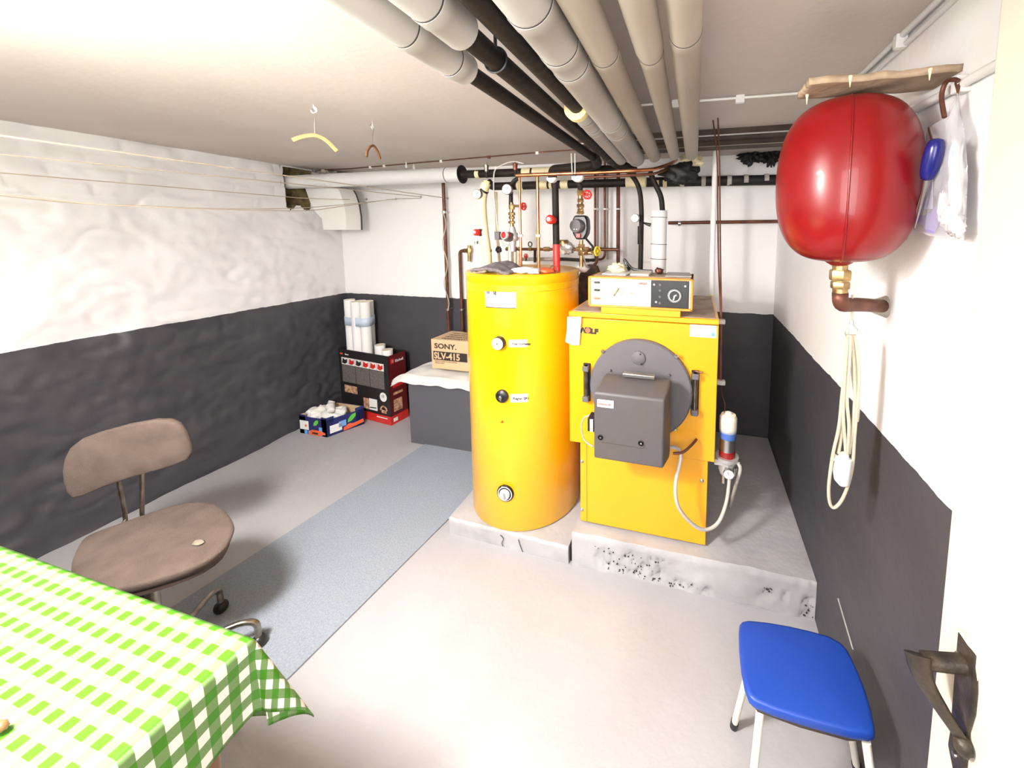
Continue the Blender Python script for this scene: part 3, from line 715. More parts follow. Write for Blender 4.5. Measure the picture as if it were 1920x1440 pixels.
for u in (.145, .355, .585): MB().box((U(u), yp-.0006, V(.1)), (U(u)+.0012, yp+.001, V(.92))).build('panel_joint', M_SEAM_SHADE, fc)
for v, m in ((.80, M_BLACK), (.55, M_BLACK), (.28, M_ORED)):
    MB().box((U(.06), yp-.006, V(v)-.0045), (U(.118), yp, V(v)+.0045)).build('rocker_switch', m, cp, bevel=.002)
for i in range(4): MB().box((U(.185), yp-.0008, V(.40)+i*.009), (U(.20), yp, V(.40)+i*.009+.005)).build('printed_scale', M_GREY, fc)
k = MB().lathe([(.026, 0), (.024, .008)], (U(.285), yp, V(.53)), (0, -1, 0), 28).build('thermostat_knob', M_CREAM, cp)
d = Vector((.011, 0, .017)); q = Vector((U(.285), yp-.011, V(.52))); MB().tube([q-d, q+d], .0035, 8).build('knob_grip', M_BRA, k)
k = MB().lathe([(.018, 0), (.017, .006)], (U(.42), yp, V(.52)), (0, -1, 0), 24).build('small_knob', M_CREAM, cp)
MB().lathe([(.006, 0), (.005, .012)], (U(.43), yp, V(.5)), (0, -1, 0), 12).build('knob_pin', M_BRA, k)
text('lettering', 'WOLF', (U(.50), yp-.001, V(.78)), (1, 0, 0), (0, 0, 1), .012, M_CRED, fc, .0006)
text('lettering', 'A', (U(.415), yp-.001, V(.16)), (1, 0, 0), (0, 0, 1), .012, M_GREY, fc)
tb = MB().box((U(.615), yp-.004, V(.08)), (U(.965), yp+.001, V(.93))).build('timer_unit', M_BLACK, cp, bevel=.002)
for v in (.80, .62, .42, .22): MB().lathe([(.0055, 0), (.005, .003)], (U(.70), yp-.004, V(v)), (0, -1, 0), 14).build('button', M_DGREY, tb)
for u, v in ((.645, .8), (.665, .25)): MB().lathe([(.005, 0), (.0045, .003)], (U(u), yp-.004, V(v)), (0, -1, 0), 12).build('lamp_button', M_GREY, tb)
c = Vector((U(.835), yp-.004, V(.47)))
k = MB().lathe([(.030, 0), (.030, .003), (.027, .005)], c, (0, -1, 0), 36).build('timer_dial', M_BLACK, cp)
mb = MB()
for i in range(36):
    a = 2*PI*i/36; r1, r2 = .0245, .0285; mb.tube([c+Vector((math.cos(a)*r1, -.0055, math.sin(a)*r1)), c+Vector((math.cos(a)*r2, -.0055, math.sin(a)*r2))], .0009, 4)
mb.lathe([(.0235, .0045), (.0235, .0056), (.022, .0058)], c, (0, -1, 0), 36)
mb.build('dial_marks', M_WHITE, k)['kind'] = 'stuff'
MB().lathe([(.0212, .005), (.0212, .0062)], c, (0, -1, 0), 32).build('dial_centre', M_BLACK, k)
MB().tube([c+Vector((-.004, -.008, -.017)), c+Vector((0, -.008, 0)), c+Vector((.008, -.008, .004))], .003, 8).build('dial_pointer', M_WHITE, k)
MB().lathe([(.004, 0), (.004, .004)], (U(.93), yp-.004, V(.78)), (0, -1, 0), 12).build('indicator', M_WHITE, tb)
# papers, rag and cable on top of the control panel
def on_pt(px, py, z): return at(px, py, z=z)
o = simple('paper_sheet', MB().poly3([(-.41, 1.65, 1.3585), (-.30, 1.63, 1.3585), (-.29, 1.78, 1.3585), (-.41, 1.79, 1.3585)], (0, 0, .004)), M_PAPER, 'white folded leaflet on the left of the control box', 'paper')
o = simple('paper_sheet', MB().poly3([(-.28, 1.64, 1.3585), (-.20, 1.64, 1.3585), (-.20, 1.77, 1.3585), (-.285, 1.77, 1.3585)], (0, 0, .008)), M_CREAM, 'cream booklet lying at the middle of the control box', 'paper')
simple('cleaning_rag', MB().blob((-.36, 1.74, 1.380), .035, .025, .020, .6, 3, 24, 9), M_CRM, 'crumpled cream rag on the leaflet of the control box', 'rag', smooth=180)
MBx = MB().tube(spline([(-.31, 1.79, 1.366), (-.33, 1.80, 1.40), (-.335, 1.80, 1.415), (-.30, 1.80, 1.375), (-.25, 1.79, 1.366), (-.20, 1.78, 1.365)]), .007, 8)
simple('cable_piece', MBx, M_BLACK, 'black cable end lying behind the control box', 'cable')
simple('crumpled_foil', MB().blob((-.165, 1.73, 1.372), .018, .016, .0135, .5, 3, 16, 2), M_COPD, 'small brown crumpled wad on the control box', 'wad', smooth=180)
simple('cover_plate', MB().poly3([(-.13, 1.64, 1.3585), (-.02, 1.65, 1.3585), (-.03, 1.80, 1.3585), (-.13, 1.80, 1.3585)], (0, 0, .003)), M_LAG, 'grey sheet on the right end of the control box', 'sheet')
# ============================================================ OIL FILTER + HOSES
FX, FY = .148, 1.66
t = thing('oil_filter', (FX, FY, .55), 'oil filter with cream cap and metal bowl beside the orange boiler', 'filter')
def fz(py): return at(1367, py, y=FY).z
c0 = (FX, FY)
MB().box((BX1, FY-.03, fz(868)), (FX, FY+.03, fz(858))).build('bracket', M_ALU, t, bevel=.002)
lab(MB().lathe([(.030, fz(806)), (.034, fz(803)), (.035, fz(783)), (.030, fz(777)), (.014, fz(776)), (.012, fz(773)), (.0, fz(773))], (FX, FY, 0), (0, 0, 1), 28).build('cap', M_CREAM, t), 'cream plastic cap')
MB().lathe([(.036, fz(808)), (.037, fz(804)), (.037, fz(782))], (FX, FY, 0), (0, 0, 1), 28, False).build('cap_cover', M_CLEAR, t)
MB().lathe([(.033, fz(845)), (.033, fz(820))], (FX, FY, 0), (0, 0, 1), 28).build('bowl', M_STEEL, t)
lab(MB().lathe([(.0335, fz(820)), (.0335, fz(808))], (FX, FY, 0), (0, 0, 1), 28).build('bowl_band', M_BLUELBL, t), 'blue printed band')
lab(MB().lathe([(.034, fz(855)), (.034, fz(843))], (FX, FY, 0), (0, 0, 1), 28).build('bowl_foot', mat('deep_red', (.22, .01, .008), .3), t), 'red lower band')
MB().lathe([(.045, fz(862)), (.049, fz(858)), (.048, fz(854)), (.036, fz(854))], (FX, FY, 0), (0, 0, 1), 32).build('clamp_ring', M_ALU, t)
MB().lathe([(.028, fz(888)), (.034, fz(880)), (.036, fz(862))], (FX, FY, 0), (0, 0, 1), 24).build('filter_head', M_ALU, t)
MB().lathe([(.014, fz(905)), (.014, fz(886))], (FX-.01, FY, 0), (0, 0, 1), 16).build('drain_nut', M_STEEL, t)
p = at(1366, 887, y=FY-.045); g = MB().lathe([(.021, 0), (.021, .012)], p, (0, -1, 0), 24).build('gauge', M_STEEL, t)
MB().lathe([(.019, .0115), (.019, .0125)], p, (0, -1, 0), 24).build('dial_face', M_WHITE, g); MB().tube([p+Vector((0, -.0135, 0)), p+Vector((-.006, -.0135, .014))], .001, 5).build('pointer', M_INK, g)
for dx in (.0, .03): MB().lathe([(.009, fz(882)), (.009, fz(868))], (FX+dx, FY-.03, 0), (0, 0, 1), 12).build('hose_nut', M_STEEL, t)
pts = [at(1258, 838, y=1.55), at(1272, 842, y=1.53), at(1276, 860, y=1.50), at(1267, 905, y=1.48), at(1270, 945, y=1.48), at(1290, 975, y=1.50), at(1318, 993, y=1.53), at(1345, 982, y=1.57), at(1361, 945, y=1.60), at(1367, 905, y=1.62), at(1367, 880, y=1.63)]
simple('oil_hose', MB().tube(spline(pts), .0075, 10), M_HOSE, 'braided grey oil hose looping from the burner to the filter', 'hose')
pts = [at(1384, 868, y=1.63), at(1388, 880, y=1.63), at(1381, 905, y=1.66), at(1374, 930, y=1.75), at(1369, 950, y=1.9)]
simple('oil_hose', MB().tube(spline(pts), .0075, 10), M_HOSE, 'short grey oil hose running behind the filter', 'hose')
p = at(1306, 824, y=BY-.02); simple('igniter_lead', MB().tube(spline([at(1262, 850, y=1.5), at(1280, 848, y=1.51), at(1295, 836, y=1.54), p]), .0055, 8), M_COPD, 'short brown lead looping right of the burner', 'lead')
# ============================================================ CEILING PIPES (run along the room, y)
HZ = 1.93
def cx_(phi, h=HZ-1.55): return h*math.tan(math.radians(phi))
def along(name, segs, label, straps=(), group=None):
    """segs: list of (material, partname, (x0,y0),(x1,y1), r, [ring y's])"""
    t = thing(name, (segs[0][2][0], 1.0, HZ-.05), label, 'pipe', group)
    for (m, pn, a, b, r, rings) in segs:
        A_ = Vector((a[0], a[1], HZ)); B_ = Vector((b[0], b[1], HZ))
        if pn == 'lagging':
            d = (B_-A_).normalized(); L = (B_-A_).length
            prof = [(r*.6, 0), (r, 0)]
            for y in sorted(rings):
                h = (y-A_.y)*L/(B_.y-A_.y); prof += [(r, h-.001), (r*1.035, h), (r*1.035, h+.028), (r, h+.030)]
            prof += [(r, L), (r*.6, L)]
            o = MB().lathe(prof, A_, d, 32).build(pn, m, t)
            for y in rings:
                h = (y-A_.y)*L/(B_.y-A_.y); MB().lathe([(r*1.0, h-.0035), (r*1.02, h-.0035), (r*1.02, h-.0005), (r*1.0, h-.0005)], A_, d, 32, False).build('seam', M_SEAM_SHADE, o)
        else: MB().tube([A_, B_], r, 24).build(pn, m, t)
    for y in straps:
        x = segs[0][2][0]; m, pn, a, b, r, _ = next(s for s in segs if min(s[2][1], s[3][1]) <= y <= max(s[2][1], s[3][1]))
        xx = a[0]+(b[0]-a[0])*(y-a[1])/(b[1]-a[1])
        MB().tube([(xx+(r+.003)*math.cos(q), y, HZ+(r+.003)*math.sin(q)) for q in [2*PI*k/24 for k in range(25)]], .003, 6, cap=False).build('strap_ring', M_BLACK, t)
        MB().tube([(xx, y, HZ+r), (xx, y, ZC+.004)], .004, 8).build('drop_rod', M_BLACK, t)
    return t
YS0 = -.10
Y1 = at(870, 130, z=HZ).y; Y2 = at(905, 82, z=HZ-.03).y
along('ceiling_pipe', [(M_LAG, 'lagging', (-.548, YS0), (-.540, Y1), .036, [at(735, 56, z=HZ).y, Y1-.055]), (M_RUB, 'bare_pipe', (-.540, Y1-.01), (-.530, 1.93), .0205, [])],
      'leftmost pipe under the ceiling, pale lagging ending in a thin black pipe')
along('ceiling_pipe', [(M_LAG, 'lagging', (-.440, YS0), (-.443, Y2), .037, [Y2-.10]), (M_RUB, 'bare_pipe', (-.443, Y2-.01), (-.452, 1.93), .0235, [])],
      'second pipe from the left under the ceiling, short pale lagging then black', straps=(at(950, 110, z=HZ).y,))
Y3 = at(1066, 203, z=HZ).y
along('ceiling_pipe', [(M_RUB, 'bare_pipe', (-.352, YS0), (-.366, Y3), .0225, [])], 'thick black pipe under the ceiling running into the yellow foam end')
t = along('ceiling_pipe', [(M_LAG, 'lagging', (-.370, Y3+.012), (-.400, 2.02), .031, [Y3+.10, Y3+.2, Y3+.24])], 'pale lagged pipe with a yellow foam end, left of the widest lagged pipe')
lab(MB().lathe([(.018, -.016), (.037, -.014), (.0375, .012), (.031, .014), (.022, .014)], (-.369, Y3+.0, HZ-.004), (0, 1, 0), 32).build('foam_end', M_FOAM, t), 'yellow foam collar')
YR = [at(1062, 110, z=HZ-.03).y, at(1085, 140, z=HZ-.03).y, at(1158, 240, z=HZ-.03).y, at(1168, 255, z=HZ-.03).y]
along('ceiling_pipe', [(M_LAG, 'lagging', (-.262, YS0), (-.318, 2.02), .0435, [.62]+YR)], 'widest pale lagged pipe in the middle of the ceiling bundle, with rust-stained seams')
along('ceiling_pipe', [(M_LAGT, 'lagging', (-.188, YS0), (-.220, 1.99), .031, [at(1157, 115, z=HZ-.02).y])], 'tan lagged pipe right of the widest one under the ceiling')
Y6 = at(1222, 105, z=HZ-.02).y
along('ceiling_pipe', [(M_LAGT, 'lagging', (-.100, YS0), (-.106, Y6), .030, []), (M_LAGT, 'lagging', (-.106, Y6), (-.122, 1.98), .0265, [Y6+.03])], 'tan lagged pipe under the ceiling that steps to a thinner sleeve, second from the right')
along('ceiling_pipe', [(M_LAGT, 'lagging', (-.027, YS0), (-.038, 1.98), .0305, [at(1292, 90, z=HZ-.03).y])], 'rightmost tan lagged pipe of the bundle under the ceiling')
# white ceiling cable clips + thin cables
def clip(parent, p, s=.011, m=M_WHITE):
    MB().box((p[0]-s, p[1]-s*.6, p[2]-s), (p[0]+s, p[1]+s*.6, p[2]+s)).build('clip', m, parent, bevel=.002)
a = at(655, 318, z=2.03); c = at(1030, 286, z=2.03)
t = thing('ceiling_cable', (a.x, a.y, 2.02), 'thin brown cable held by white clips along the back of the ceiling', 'cable')
MB().tube([(-2.9, 2.42, 2.036), a+Vector((0, 0, .006)), c+Vector((0, 0, .006)), (-.55, 2.22, 2.036)], .004, 8).build('cable', M_COPD, t)
for px in (583, 704, 735, 850, 935, 1012): q = a.lerp(c, (px-655)/(1030-655)); clip(t, (q.x, q.y, 2.034), .010, M_WHITE if px != 935 else M_COPD)
for px, py in ((762, 315), (776, 317)):
    p = at(px, py, z=2.0); MB().lathe([(.008, 0), (.008, .02), (.004, .022), (.004, ZC-p.z)], p, (0, 0, 1), 12).build('ceiling_plug', M_WHITE, t)
a = at(1313, 191, z=2.03); c = at(1500, 177, z=2.03); dd = (c-a)
t = thing('ceiling_cable', tuple(a), 'white cable clipped across the ceiling right of the lagged pipes', 'cable')
MB().tube([a-dd*1.1+Vector((0, 0, .004)), c+Vector((0, 0, .004))], .0045, 8).build('cable', M_WHITE, t)
for px, s in ((1390, .015), (1265, .016), (1168, .009)):
    q = a+dd*((px-1313)/187); clip(t, (q.x, q.y, 2.030), s)
# rusty beam at the back of the ceiling
t = thing('ceiling_beam', (-.02, 2.1, 1.96), 'dark rusty steel beam along the back edge of the ceiling above the pipes', 'beam')
mb = MB().box((-.62, 1.975, 2.012), (XR-.004, 1.985, ZC+.003)).box((-.62, 1.985, 2.004), (XR-.004, 2.075, 2.012)).box((-.62, 2.075, 1.985), (XR-.004, 2.085, ZC+.003)).box((-.62, 2.085, 1.985), (XR-.004, 2.19, 1.993)).box((-.62, 2.19, 1.985), (XR-.004, 2.198, ZC+.003))
mb.build('steel_profile', M_BEAM, t)
lab(MB().box((-.62, 1.972, 2.008), (XR-.004, 1.977, 2.014)).build('flange_lip', M_LAG, t), 'pale painted lip')
lab(MB().box((-.62, 2.0835, 1.983), (XR-.004, 2.0875, 1.989)).build('flange_lip', M_LAGT, t), 'pale painted lip')
# long horizontal pipe along the back, at y=HY
HY = 2.28
pL = at(562, 342, y=HY); pR = at(866, 327, y=HY)
t = thing('wall_pipe', (-2.2, HY, 1.88), 'thick white lagged pipe along the top of the back wall, entering the hole at left', 'pipe')
a = Vector((XL-.06, HY, pL.z+.004)); b = Vector((pR.x, HY, pR.z)); d = (b-a).normalized(); L = (b-a).length; r = .050
prof = [(r*.5, 0), (r, 0)]
for f in (.27, .93): prof += [(r, f*L-.002), (r*1.02, f*L), (r*1.02, f*L+.003), (r, f*L+.004)]
prof += [(r, L), (r*.5, L)]
lg = MB().lathe(prof, a, d, 40).build('lagging', M_LAGW, t)
MB().lathe([(r*1.01, .93*L-.004), (r*1.035, .93*L-.004), (r*1.035, .93*L+.001), (r*1.01, .93*L+.001)], a, d, 32, False).build('seam', M_SEAM_SHADE, lg)
MB().lathe([(.01, L), (.060, L+.001), (.060, L+.006), (.01, L+.006)], a, d, 32).build('end_flange', M_RUB, t)
b1 = b; e1 = at(1160, 331, y=HY); e1.z = b.z-.01
MB().tube([b1, Vector((e1.x, HY, e1.z))], .026, 20).build('bare_pipe', M_RUB, t)
for (p0, p1, m) in ((1000, 1012, M_CRM), (1012, 1034, M_CRM), (893, 900, M_CRM), (980, 996, M_CRM)):
    q0 = at(p0, 326, y=HY).x; q1 = at(p1, 326, y=HY).x; MB().tube([(q0, HY, b.z-.003), (q1, HY, b.z-.004)], .0275, 20).build('wrap_band', m, t)
t = thing('wall_pipe', (-.8, HY+.02, 1.83), 'lower black pipe with cream wraps running behind the valves', 'pipe')
zl = at(1000, 347, y=HY+.02).z; xa = at(915, 347, y=HY+.02).x; xb = at(1172, 345, y=HY+.02).x
MB().tube(fillet([(xa, HY+.02, zl+.03), (xa+.03, HY+.02, zl), (xb, HY+.02, zl-.004)], .03), .0255, 20).build('bare_pipe', M_RUB, t)
for (p0, p1) in ((968, 979), (1011, 1025), (1029, 1034), (1050, 1064)):
    MB().tube([(at(p0, 345, y=HY).x, HY+.02, zl-.002), (at(p1, 345, y=HY).x, HY+.02, zl-.003)], .0272, 20).build('wrap_band', M_CRM, t)
q0 = at(1173, 343, y=HY).x; q1 = at(1210, 343, y=HY).x
lab(MB().tube([(q0, HY+.02, zl), (q1, HY+.02, zl)], .034, 24).build('foam_sleeve', M_CRM, t), 'cream foam sleeve')
t = thing('wall_pipe', (.15, 2.55, 1.85), 'black wrapped pipe with pale bands along the back wall at the right', 'pipe')
YW = 2.60; x0 = at(1210, 338, y=YW).x; zz = at(1380, 338, y=YW).z
MB().tube([(x0, YW, zz+.006), (XR-.003, YW, zz-.006)], .032, 20).build('bare_pipe', M_NEARB, t)
for px in (1232, 1247, 1279, 1319, 1367, 1398, 1436):
    xx = at(px, 338, y=YW).x; MB().tube([(xx-.012, YW, zz), (xx+.014, YW, zz)], .0335, 20).build('wrap_band', M_LAG if px > 1260 else M_CRM, t)
# black elbow from the ceiling pipes
p0 = at(1036, 340, y=2.12); p1 = at(1036, 318, y=2.12); p2 = at(1122, 309, y=2.05); 
simple('elbow_pipe', MB().tube(fillet([at(1036, 333, y=2.12), p1, p2, Vector((-.52, 1.93, HZ))], .05), .026, 18), M_RUB, 'bulky black pipe elbow joining the black ceiling pipes to the back', 'pipe')
simple('elbow_pipe', MB().tube(fillet([(-.452, 1.92, HZ), at(1150, 303, y=2.08), at(1190, 322, y=2.16)], .04), .028, 16), M_RUB, 'black pipe turning down behind the pale lagged pipe ends', 'pipe')
# stuffing lumps
simple('foam_stuffing', MB().blob(at(1275, 325, y=2.2), .095, .05, .055, .35, 3, 30, 3), M_NEARB, 'big black foam lump under the right ends of the ceiling pipes', 'foam', smooth=180)
simple('foam_stuffing', MB().blob(at(1296, 303, y=2.25), .055, .05, .045, .4, 3, 24, 8), M_CRM, 'cream foam lump under the rightmost ceiling pipe', 'foam', smooth=180)
simple('foam_stuffing', MB().blob(at(1411, 291, y=2.62), .055, .03, .045, .9, 3, 40, 4), M_NEARB, 'ragged black wad on the upper back wall, the left one of two', 'foam', smooth=180)
simple('foam_stuffing', MB().blob(at(1446, 287, y=2.62), .034, .03, .055, .9, 3, 40, 13), M_NEARB, 'ragged black wad on the upper back wall, the one next to the red tank', 'foam', smooth=180)
simple('foam_stuffing', MB().blob((-2.90, 2.50, 1.985), .10, .12, .045, .6, 4, 40, 21), M_LAGT, 'crumbly grey mortar wad above the pipe in the left corner', 'mortar', smooth=180)
# curved duct elbow in the left corner
yA, yB2 = 2.36, 2.50
arc = [(572, 353), (600, 349), (632, 352), (638, 362), (644, 380), (648, 405), (649, 431), (606, 431), (603, 410), (590, 396), (583, 384)]
pp = [at(px, py, y=yA) for px, py in arc]
t = thing('duct_elbow', (pp[6].x, yA, pp[6].z), 'white curved sheet metal duct elbow below the lagged pipe in the left corner', 'duct')
pp = [Vector((max(p.x, XL-.015), p.y, p.z)) for p in pp]
MB().poly3(pp, (0, yB2-yA, 0)).build('duct_box', M_WHITE, t, bevel=.002, smooth=30)
o = at(649, 431, y=yA)
mb = MB().tube([p+Vector((.002, yB2-yA, 0)) for p in pp[2:7]], .006, 6); mb.build('rear_shade_line', M_SEAM_SHADE, t)  # dark tube stands in for the shadow gap between duct and back wall
# ============================================================ PIPEWORK ABOVE THE TANKS
def pipe(label, pts, r, m, name='pipe', n=14, rad=.05, cat='pipe', group=None):
    return simple(name, MB().tube(fillet(pts, rad), r, n), m, label, cat, group)
def ptsof(L, y): return [at(px, py, y=(q[0] if q else y)) for (px, py, *q) in L]
def gauge(px, py, y, r, label, stem=None, T=None):
    p = at(px, py, y=y)
    dv = (_C-p).normalized(); dv = Vector((dv.x*.6-.25, dv.y, dv.z*.3)).normalized()
    t = lab(MB().lathe([(r, -.012), (r, .004), (r*.93, .008), (r*.90, .005)], p, dv, 28).build('dial_thermometer', M_CHR, T or LASTP), label)
    MB().lathe([(r*.9, .0052), (r*.9, .006)], p, dv, 28).build('dial_face', M_WHITE, t)
    X, Y, _ = frame(dv); MB().tube([p+dv*.008, p+dv*.008+X*r*.35+Vector((0, 0, r*.45))], .0012, 6).build('pointer', M_INK, t)
    if stem is not None: MB().tube([p-dv*.01, Vector(stem)], .007, 10).build('stem', M_RUB, t)
    return t
def wheel(px, py, y, r, axis, m, label, stem=None):
    p = at(px, py, y=y); ax = Vector(axis).normalized(); X, Y, _ = frame(ax)
    t = lab(MB().tube([p+X*r*(1+.05*math.cos(6*a))*math.cos(a)+Y*r*(1+.05*math.cos(6*a))*math.sin(a) for a in [2*PI*k/48 for k in range(49)]], r*.22, 8, cap=False).build('handwheel', m, LASTP), label)
    for k in range(3):
        a = PI*k/3; q = X*math.cos(a)*r+Y*math.sin(a)*r; MB().tube([p-q, p+q], r*.12, 6).build('spoke', m, t)
    MB().lathe([(r*.35, -r*.3), (r*.35, r*.3), (r*.15, r*.4)], p, ax, 14).build('hub', m, t)
    if stem is not None: MB().tube([p, Vector(stem)], .007, 10).build('stem', M_BRA, t)
    return t
def knobv(px, py, y, r, label, white_ring=False):
    p = at(px, py, y=y); ax = Vector((-.22, -1, .08)).normalized()
    t = lab(MB().lathe([(r*.8, -.02), (r*.8, 0), (r, .002), (r, .018), (r*.8, .024), (r*.3, .026)], p, ax, 20).build('valve_knob', M_RED, LASTP), label)
    if white_ring: MB().lathe([(r*1.02, .006), (r*1.25, .006), (r*1.25, .02), (r*1.02, .022)], p, ax, 28, False).build('ring', M_WHITE, t)
    else: MB().lathe([(r*.45, .0255), (r*.45, .0275)], p, ax, 16).build('cap_disc', M_WHITE, t)
    return p
def nut(mb, c, r, h, d=(0, 0, 1), n=6): return mb.lathe([(r*.92, -h/2), (r, -h/2+h*.15), (r, h/2-h*.15), (r*.92, h/2)], c, d, n)
Y0 = 1.93
TT = TC.z+TH
# riser 1: cream pipe at left
R1 = ptsof([(914, 496), (914, 478), (907, 430), (903, 385), (905, 362), (912, 343)], Y0)
t = thing('riser_pipe', tuple(R1[0]), 'thick cream insulated riser at the left back of the yellow cylinder', 'pipe')
MB().tube(fillet(R1, .05), .025, 18).build('insulation', M_CRM, t)
MB().tube([R1[-1]+Vector((0, 0, -.004)), R1[-1]+Vector((.004, 0, .012))], .018, 16).build('top_cap', M_FOAM, t)
p = at(908, 357, y=Y0); MB().tube([p-Vector((.004, 0, .004)), p+Vector((.003, 0, .004))], .0262, 16).build('tape_band', M_BLACK, t)
RIS1 = t; q = at(906, 436, y=Y0); MB().tube([q-Vector((0, 0, .02)), q+Vector((0, 0, .02))], .0262, 16).build('valve_body', M_RUB, t)
MB().tube([at(914, 470, y=Y0), at(921, 470, y=Y0)], .009, 10).build('stub', M_BRA, t)
knobv(896, 436, Y0-.03, .0185, 'red valve knob on the cream riser at far left')
gauge(895, 364, Y0-.04, .026, 'white dial thermometer on the cream riser, leftmost of the dials', at(907, 364, y=Y0))
def airvent(px, py, y, label, m):
    p = at(px, py, y=y)
    t = MB().lathe([(.006, -.030), (.006, -.018), (.010, -.016), (.013, .012), (.014, .018), (.008, .020), (.004, .022), (.004, .034)], p, (0, 0, 1), 18).build('air_vent', m, LASTP)
    lab(t, label)
    MB().tube([p+Vector((0, 0, -.05)), p+Vector((0, 0, -.02))], .008, 10).build('stub', M_RUB, t)
airvent(912, 316, Y0, 'brass air vent on the left riser beside the black pipe flange', M_CHR)
pipe('thin cream riser between the two leftmost dials', ptsof([(937, 496), (934, 460), (931, 420), (930, 360)], Y0+.12), .0085, M_CRM, 'riser_pipe')
t = thing('black_plug', tuple(at(935, 480, y=Y0+.05)), 'small black cloth wrapped joint above the grey felt', 'joint')
MB().blob(at(935, 468, y=Y0+.08), .018, .014, .018, .4, 3, 14, 5).build('wrap', M_NEARB, t)
simple('thin_cable', MB().tube(spline(ptsof([(982, 307), (962, 303), (940, 310), (927, 322), (926, 360), (930, 400), (936, 440), (945, 462)], Y0-.03), 5), .0035, 8), M_LAG, 'thin grey sensor cable arching over the left risers', 'cable')
# riser 2: pump column at x~958
YQ = Y0
t = thing('riser_pipe', tuple(at(962, 490, y=YQ)), 'dark riser with brass unions and a circulation pump, second dial', 'pipe')
MB().tube(fillet(ptsof([(972, 334), (962, 340), (958, 352), (958, 386)], YQ), .03), .0115, 14).build('pipe_section', M_RUB, t)
for py, r, h in ((388, .016, .028), (401, .019, .016), (408, .016, .016), (417, .0185, .014)): nut(MB(), at(959.5, py, y=YQ), r, h).build('union', M_BRA, t)
MB().tube(ptsof([(959, 380), (960, 425)], YQ), .011, 12).build('fitting_core', M_BRA, t)
pc = at(961, 444, y=YQ-.01)
pm = MB().blob(pc, .034, .030, .034, .12, 2, 20, 2); pm.lathe([(.014, -.08), (.020, -.03), (.02, .03), (.014, .055)], pc, (0, 0, 1), 16)
pm.build('pump_body', M_ALU, t)
MB().lathe([(.026, 0), (.026, .045), (.024, .05)], pc, (-.35, -1, 0), 28).build('pump_motor', M_DGREY, t)
k = knobv(949, 441, YQ-.075, .0175, 'round red pump face in a white ring, above the grey felt', True)
a = at(934, 442, y=YQ-.03); MB().box((a.x-.012, a.y-.02, a.z-.022), (a.x+.018, a.y+.02, a.z+.022)).build('terminal_box', M_DGREY, t, bevel=.003)
MB().tube(ptsof([(957, 458), (957, 478), (957, 500)], YQ), .013, 12).build('pipe_section', M_ALU, t)
gauge(951, 355, Y0-.05, .0285, 'white dial thermometer on the dark riser, second of the dials', at(959, 360, y=YQ))
wheel(982, 387, YQ-.01, .018, (1, -.35, 0), M_RED, 'red handwheel beside the dark riser with the brass unions', at(961, 386, y=YQ))
airvent(966, 313, Y0, 'copper brown air vent', M_COPD)
MB2 = MB().tube([at(967, 379, y=YQ-.02), at(969, 395, y=YQ-.02)], .004, 6)
# brass manifold bits behind the felt
t = thing('valve_manifold', tuple(at(1060, 478, y=2.05)), 'dark horizontal pipe run with brass tees just above the yellow cylinder', 'pipe')
YM = 2.16
MB().tube(ptsof([(950, 467), (1160, 468)], YM), .0085, 12).build('cross_pipe', M_COPD, t)
for px, r, h in ((953, .012, .03), (964, .017, .03), (975, .014, .02), (994, .012, .02), (1010, .013, .02), (1025, .014, .04), (1085, .014, .03), (1100, .013, .03), (1112, .012, .02)): nut(MB(), at(px, 467, y=YM), r, h, (1, 0, 0), 8).build('coupling', M_BRA, t)
for px in (962, 968, 974): MB().tube(ptsof([(px, 472), (px, 497)], YM-.03), .0055, 8).build('branch_pipe', M_BRA, t)
MB().tube(ptsof([(1003, 467), (1003, 492)], YM), .008, 10).build('branch_pipe', M_RUB, t)
MB().tube(ptsof([(975, 486), (1060, 486), (1105, 489)], YM+.12), .012, 10).build('rear_pipe', M_LAGT, t)
MB().tube(ptsof([(1040, 485), (1115, 488)], YM+.05), .009, 10).build('rear_pipe', M_RUB, t)
MB().tube([at(994, 458, y=YM-.02)+Vector((.012*math.cos(a), 0, .014*math.sin(a))) for a in [2*PI*k/20 for k in range(21)]], .003, 6, cap=False).build('small_handle', M_RUB, t)
c = at(1063, 466, y=YM); MB().blob(c, .052, .04, .036, .25, 2.5, 24, 6).build('pressure_regulator', M_ALU, t)
MB().lathe([(.03, .02), (.032, .04), (.026, .052)], c+Vector((-.02, 0, 0)), (0, 0, 1), 20).build('regulator_cap', M_BRA, t)
wheel(986, 480, YM-.05, .012, (0, -1, 0), M_RED, 'small red tap between the two copper pipes', at(986, 488, y=YM))
# copper pipes into the tank
YCp = 1.90
zt = TT-.002
for px, r, lbl in ((976, .0065, 'bright copper pipe rising from the cylinder, the left one of the clipped pair'), (1009, .0085, 'bright copper pipe rising from the cylinder, the right one of the clipped pair')):
    a = at(px+1, 492, y=YCp); a.z = zt; b = at(px, 330, y=YCp); b.x = a.x
    pipe(lbl, [a, b], r, M_COP, 'copper_pipe')
    q = at(px, 442, y=YCp); 
    simple('pipe_clip', MB().tube([(a.x-.012, YCp, q.z), (a.x+.012, YCp, q.z)], .009, 10).lathe([(.014, -.004), (.014, .004)], (a.x, YCp, q.z), (0, 0, 1), 14), M_WHITE, 'white clip on the %s bright copper pipe' % ('left' if px < 1000 else 'right'), 'clip')
man = [at(968, 329, y=YCp-.02), at(1080, 325, y=YCp-.01), at(1190, 320, y=YCp+.03), at(1225, 318, y=1.98), at(1255, 308, y=2.15), at(1268, 301, y=2.3)]
pipe('bright copper header pipe crossing under the ceiling in front of the risers', man, .0095, M_COP, 'copper_pipe', rad=.09)
